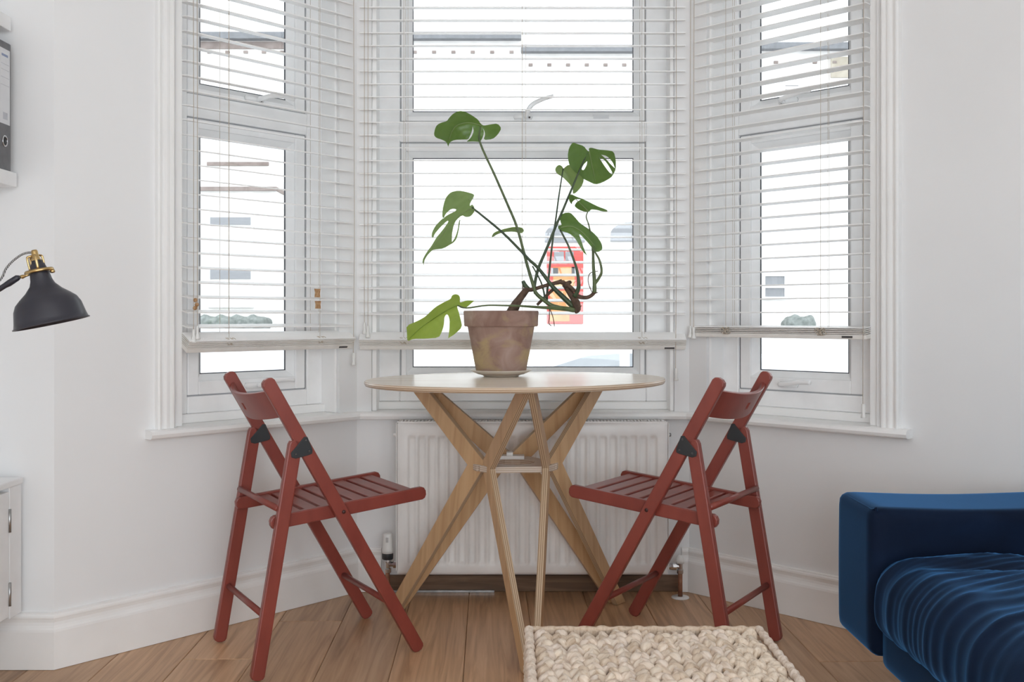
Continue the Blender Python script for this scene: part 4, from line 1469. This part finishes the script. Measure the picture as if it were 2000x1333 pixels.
axis_top, axis_bot = Q(72, 512), Q(98, 632)
ax = (axis_bot - axis_top).normalized()
ax = (ax + Vector((0, 0.05, 0))).normalized()
xx = ax.orthogonal().normalized()
yy = ax.cross(xx)
px = LY / F                                       # metres per photograph pixel at the lamp


def shade_xf(p):
    return axis_top + (xx * p.x * 0.94 + yy * p.y * 0.94 + ax * p.z) * px


sh = MB().lathe([(11, 0), (11, 3), (13.5, 4), (18.5, 20), (19.5, 26), (21.0, 36), (25, 46), (36, 58), (50, 69), (60, 78), (66, 90), (70.5, 112), (73, 121), (75.5, 122), (75.5, 124), (72, 124), (68, 112), (63, 90), (57, 80), (20, 45), (15, 25), (11, 12)], 56, shade_xf)
so = sh.build('lamp_shade', 'lamp', lamp, True)
MB().lathe([(0.001, -3), (10, -3), (11, 0), (12, 6), (17, 18), (17, 22), (0.001, 22)], 32, shade_xf).build('socket_cap', 'lamp', so, True)
# brass collar ring, bracket and cable gland
MB().lathe([(17, 16), (27, 15), (29, 18), (28, 21), (18, 21)], 40, shade_xf, True).build('collar', 'brass', lamp, True)
for s in (-1, 1):
    MB().tube([shade_xf(Vector((s * 15, 6, 17))), shade_xf(Vector((s * 15.5, 6, -8))), shade_xf(Vector((s * 13, 6, -12))), shade_xf(Vector((s * 6, 4, -13)))], 2.2 * px, 8, 3).build('bracket', 'brass', lamp, True)
    MB().tube([shade_xf(Vector((6, s * 15, 17))), shade_xf(Vector((6, s * 15.5, -8))), shade_xf(Vector((4, s * 8, -13)))], 2.6 * px, 8, 3).build('bracket', 'brass', lamp, True)
MB().lathe([(0.001, -24), (5, -24), (6.5, -21), (7, -10), (8, -6), (10, -3), (0.001, -3)], 20, shade_xf).build('cable_gland', 'brass', lamp, True)
MB().tube([Q(98, 531), Q(102, 530), Q(106, 529)], [2.5 * px, 4 * px, 3.5 * px], 10).build('thumb_screw', 'brass', lamp, True)
MB().tube([Q(40, 541), Q(44, 541), Q(50, 539), Q(58, 536)], [3.2 * px, 4.2 * px, 2.6 * px, 2.6 * px], 10).build('arm_joint', 'brass', lamp, True)
pole_top = Vector((0, 0, 0.90))
MB().tube([Q(38, 542), Q(34, 543), Q(20, 552), Q(17, 554), Q(10, 558), Q(-20, 577), Q(-170, 668), pole_top], [4.0 * px, 6.0 * px, 6.4 * px, 6.4 * px, 5.4 * px, 5.2 * px, 5.0 * px, 5.0 * px], 14).build('arm', 'lamp', lamp, True)


def make_cable():
    m, nt, b = new_mat('woven_lamp_cable')
    v = coords(nt, 'Object')
    w = N(nt, 'ShaderNodeTexWave', Scale=120, Distortion=0.5)
    L(nt, v, w.inputs['Vector'])
    L(nt, ramp(nt, w.outputs['Fac'], [(0.4, (0.03, 0.03, 0.035)), (0.6, (0.45, 0.44, 0.43))]), b.inputs['Base Color'])
    b.inputs['Roughness'].default_value = 0.8
    return m


M['lamp_cable'] = make_cable()
MB().tube([Q(69, 494), Q(64, 494), Q(54, 494), Q(40, 499), Q(22, 513), Q(10, 528), Q(2, 545), Q(-25, 570), Q(-120, 640), (0.01, -0.02, 0.90)], 2.3 * px, 8, 4).build('cable', 'lamp_cable', lamp, True)
MB().tube([(0, 0, 0.02), (0, 0, 0.93)], 0.008, 14).build('pole', 'lamp', lamp, True)
MB().lathe([(0.0001, 0.001), (0.105, 0.001), (0.11, 0.004), (0.11, 0.018), (0.104, 0.024), (0.012, 0.026), (0.0001, 0.026)], 40).build('base', 'lamp', lamp, True)
MB().tube([shade_xf(Vector((0, 0, 22))), shade_xf(Vector((0, 0, 60)))], 12 * px, 12).build('bulb_holder', 'white_lamp', lamp, True)
MB().ball(shade_xf(Vector((0, 0, 82))), 26 * px).build('bulb', 'white_lamp', lamp, True)

# ------------------------------------------------------------------ wall cabinet, shelves and binders on the left-hand wall
CXF = -1.296
cb = thing('wall_cabinet', 'low white cabinet with plain doors at the edge by the wall', 'cabinet', (CXF, 1.4, 0.155))
yb, yf = 2.638 - 1.4, -0.5
dX = XL + 0.002 - CXF
cbody = MB().box(dX, -0.020, yf, yb, 0, 0.340).build('body', 'cabinet', cb, bevel=0.002)
MB().box(dX, 0.004, yf - 0.004, yb + 0.002, 0.340, 0.357).build('top', 'cabinet', cb, bevel=0.003)
MB().box(-0.020, 0.0, yb - 0.062, yb, 0.0, 0.340).build('end_stile', 'cabinet', cb, bevel=0.002)
y1 = yb - 0.064
for i in range(3):
    d_ = MB().box(-0.019, 0.0, y1 - 0.50, y1 - 0.001, 0.006, 0.330).build('door', 'cabinet', cb, bevel=0.002)
    if i == 0:
        for zc in (0.065, 0.255):
            MB().tube([(0.0015, y1 - 0.001, zc - 0.030), (0.0015, y1 - 0.001, zc + 0.030)], 0.0042, 10).build('door_hinge', 'steel', d_, True)
    y1 -= 0.503
for nm, xf_, z0, z1_, lab in (('wall_shelf', -1.308, 1.278, 1.316, 'thick white wall shelf carrying the grey binders'), ('wall_shelf', -1.323, 1.690, 1.728, 'thick white wall shelf above the grey binders')):
    o = MB().box(XL + 0.002 - xf_, 0, 0.6 - 1.4, 2.638 - 1.4, 0, z1_ - z0).build(nm, 'cabinet', None, bevel=0.002, loc=(xf_, 1.4, z0))
    tag(o, lab, 'shelf', 'white shelves on the left-hand wall')


def binder(yc, w, label):
    b = thing('ring_binder', label, 'binder', (-1.316, yc, 1.3165), 0, 'grey binders on the shelf')
    h = 0.335
    MB().box(-0.28, 0.0, -w / 2, w / 2, 0, h).build('cover', 'binder', b, bevel=0.003)
    lb = MB().box(0.0, 0.0008, -w / 2 + 0.008, w / 2 - 0.008, 0.120, h - 0.020).build('label', 'paper', b)
    MB().box(0.0008, 0.0011, -w / 2 + 0.016, w / 2 - 0.018, h - 0.040, h - 0.034).build('heading', 'ink', lb)
    mb = MB()
    for z in (h - 0.06, h - 0.075, h - 0.095, h - 0.115):
        mb.box(0.0008, 0.0011, -w / 2 + 0.012, w / 2 - 0.012, z, z + 0.0008)
    mb.build('ruled_lines', 'greyink', lb)
    mb = MB()
    random.seed(3)
    y = -0.010
    while y < 0.012:
        q = random.choice((0.0007, 0.0012))
        mb.box(0.0008, 0.0011, y, y + q, 0.132, 0.150)
        y += q + 0.0012
    mb.build('barcode', 'greyink', lb)
    zc = 0.076
    MB().lathe([(0.0095, 0.0), (0.0135, 0.0), (0.0135, 0.0018), (0.0118, 0.0028), (0.0095, 0.0018)], 28, lambda p: Vector((p.z, p.x, zc + p.y * 1.15)), True).build('finger_ring', 'chrome', b, True)
    MB().lathe([(0.0001, 0.0), (0.0100, 0.0), (0.0100, 0.0007), (0.0001, 0.0007)], 28, lambda p: Vector((p.z, p.x, zc + p.y * 1.15))).build('finger_hole', 'black', b, True)
    return b


binder(2.590, 0.066, 'grey lever-arch binder with white spine label at the end of the shelf')
binder(2.517, 0.072, 'grey lever-arch binder cut off by the picture edge')

# ------------------------------------------------------------------ the street outside
GZ = -0.70
FY = 25.0
struct(MB().box(-30, 30, 3.8, 24.6, GZ - 0.3, GZ).build('street_ground', 'asphalt'), 'pale street and pavements outside the bay', 'street')
ppm = F / FY


def fx(u):
    return (u - 1000.0) / ppm


def fz(v):
    return HC + (YH - v) / ppm


def house(x0, x1, ev, label, roof_h=1.6):
    """ev: photograph row of the eaves"""
    h = thing('terraced_house', label, 'building', ((x0 + x1) / 2, FY, GZ), 0, 'pale terraced houses across the street')
    cx = (x0 + x1) / 2
    ez = fz(ev) - GZ
    MB().box(x0 - cx, x1 - cx, 0, 6, 0, ez).build('facade', 'render', h)
    MB().prism([(-0.15, ez + 0.06), (6.2, ez + 0.06), (3.1, ez + roof_h)], x0 - cx, x1 - cx, lambda p: Vector((p.z, p.x, p.y))).build('roof', 'render', h)
    MB().box(x0 - cx, x1 - cx, -0.24, 0.0, ez - 0.10, ez + 0.06).build('gutter_shadow', 'slate_shade', h)  # gutter strip with the eaves shadow put into its dark colour
    n_ = int((x1 - x0) / 0.45)
    for i in range(n_):
        xb = x0 - cx + (x1 - x0) * (i + 0.5) / n_
        MB().box(xb - 0.05, xb + 0.05, -0.06, 0.0, ez - 0.42, ez - 0.36).build('corbel', 'brick', h)
    h['cx'] = cx
    return h


def hwin(h, u0, u1, v0, v1, arch_=False, mat='street_glass'):
    cx = h['cx']
    x0, x1, z1_, z0 = fx(u0) - cx, fx(u1) - cx, fz(v0) - GZ, fz(v1) - GZ
    if arch_:
        n_ = 12
        poly = [(x0, z0), (x1, z0)] + [((x0 + x1) / 2 + (x1 - x0) / 2 * math.cos(math.pi * i / n_), z0 + (z1_ - z0) * (0.35 + 0.65 * math.sin(math.pi * i / n_))) for i in range(n_ + 1)]
        w_ = MB().prism(poly, -0.05, -0.01, lambda p: Vector((p.x, p.z, p.y))).build('fanlight', mat, h)
        return w_
    w_ = ring(MB(), x0 - 0.07, x1 + 0.07, z0 - 0.07, z1_ + 0.07, 0.07, -0.08, 0.0).build('window', 'street_trim', h)
    MB().box(x0, x1, -0.05, -0.02, z0, z1_).build('window_pane', mat, w_)
    MB().box(x0, x1, -0.09, -0.02, (z0 + z1_) / 2 - 0.04, (z0 + z1_) / 2 + 0.04).build('meeting_rail', 'street_trim', w_)
    return w_


h1 = house(fx(250), fx(640), 72, 'pale terraced house with bay seen through the lamp-side window')
cx = h1['cx']
MB().box(fx(380) - cx, fx(600) - cx, -0.04, 0, fz(96) - GZ, fz(82) - GZ).build('brick_band', 'brick', h1)
bay = MB().box(fx(396) - cx, fx(556) - cx, -0.9, 0, 0, fz(382) - GZ).build('bay_front', 'render', h1)
MB().box(fx(394) - cx, fx(558) - cx, -1.0, 0, fz(382) - GZ, fz(375) - GZ).build('bay_cornice', 'brick', h1)
MB().box(fx(405) - cx, fx(525) - cx, -0.05, 0, fz(324) - GZ, fz(317) - GZ).build('string_course', 'brick', h1)
x0, x1 = fx(433) - cx, fx(509) - cx
w_ = ring(MB(), x0 - 0.06, x1 + 0.06, fz(602) - GZ, fz(428) - GZ, 0.06, -0.95, -0.9).build('window', 'street_trim', h1)
MB().box(x0, x1, -0.93, -0.905, fz(600) - GZ, fz(432) - GZ).build('window_pane', 'render', w_)
for va, vb in ((432, 446), (530, 548)):
    MB().box(x0, x1, -0.96, -0.93, fz(vb) - GZ, fz(va) - GZ).build('raised_blind', 'street_glass', w_)
h2 = house(fx(640), fx(1018), 72, 'pale terraced house straight across the street behind the plant leaves')
h3 = house(fx(1018), fx(1420), 97, 'pale terraced house with a red front door across the street', 1.5)
cx = h3['cx']
hwin(h3, 1064, 1142, 436, 474, True)
hwin(h3, 1192, 1275, 434, 472, True)
dr = MB().box(fx(1068) - cx, fx(1139) - cx, -0.06, 0, fz(633) - GZ, fz(482) - GZ).build('front_door', 'red_door', h3, bevel=0.02)
for ua, ub, va, vb, mt in ((1082, 1101, 492, 510, 'street_glass'), (1104, 1120, 492, 510, 'street_glass'), (1080, 1122, 522, 560, 'door_glass'), (1076, 1090, 524, 536, 'street_glass'), (1116, 1128, 522, 540, 'street_glass'), (1074, 1112, 568, 628, 'door_glass')):
    MB().box(fx(ua) - cx, fx(ub) - cx, -0.075, -0.058, fz(vb) - GZ, fz(va) - GZ).build('door_panel', mt, dr)
MB().box(fx(1050) - cx, fx(1160) - cx, -1.2, 0, 0, fz(634) - GZ).build('front_step', 'render', h3)
h4 = house(fx(1420), fx(1800), 92, 'pale terraced house seen through the sofa-side window', 1.5)
cx = h4['cx']
hwin(h4, 1493, 1531, 540, 580)
MB().box(fx(1622) - cx, fx(1700) - cx, -0.05, 0, fz(152) - GZ, fz(112) - GZ).build('brick_panel', 'stock_brick', h4)
hwin(h4, 1532, 1558, 168, 178)
for nm, x0, x1, yy_, z1_, lab in (('hedge', fx(395), fx(560), 22.9, 0.935 + 0.02, 'clipped hedge in front of the house beyond the lamp-side window'), ('hedge', fx(1490), fx(1548), 22.9, 0.935 + 0.02, 'clipped hedge in front of the house beyond the sofa-side window')):
    hb = weld(rbox(x0, x1, yy_, yy_ + 0.6, GZ, z1_, 0.18, 4, (40, 14, 24), lambda p, d: p + d * 0.05 * math.sin(p.x * 17) * math.sin(p.z * 13 + p.y * 7)).build(nm, 'hedge'))
    tag(hb, lab, 'hedge', 'hedges across the street')

for nm, x0, x1, lab in (('garden_wall', -9.5, -4.6, 'low white garden wall in front of the hedge beyond the lamp-side window'), ('garden_wall', 4.6, 9.5, 'low white garden wall in front of the hedge beyond the sofa-side window')):
    o = MB().box(x0, x1, 22.4, 22.65, GZ, 0.62).box(x0 - 0.03, x1 + 0.03, 22.36, 22.69, 0.62, 0.68).build(nm, 'street_trim')
    tag(o, lab, 'garden wall', 'garden walls across the street')

# parked white car
cy = 6.6
car = thing('parked_car', 'white car parked in the street below the centre window', 'car', (0.65, cy, GZ))
side = [(-2.0, 0.30), (-1.98, 0.62), (-1.85, 0.78), (-1.05, 0.95), (-0.55, 1.30), (-0.20, 1.42), (0.5, 1.45), (1.1, 1.38), (1.75, 1.02), (1.98, 0.92), (2.0, 0.45), (1.9, 0.28), (-1.9, 0.28)]
MB().prism(side, 0, 1.65, lambda p: Vector((p.x, p.z, p.y))).build('body', 'car', car, bevel=0.05, seg=3)
for poly in ([(-0.85, 1.00), (-0.47, 1.28), (-0.15, 1.38), (0.06, 1.395), (0.06, 1.00)], [(0.13, 1.00), (0.13, 1.395), (0.40, 1.39), (0.85, 1.29), (1.25, 1.00)]):
    MB().prism(poly, -0.006, 0.012, lambda p: Vector((p.x, p.z, p.y))).build('side_window', 'car_glass', car)
for x in (-1.25, 1.25):
    for y in (-0.01, 1.46):
        MB().lathe([(0.0001, 0), (0.20, 0.0), (0.30, 0.02), (0.31, 0.05), (0.31, 0.19), (0.0001, 0.2)], 28, lambda p: Vector((x + p.x, y + p.z, 0.311 + p.y))).build('wheel', 'black', car, True)
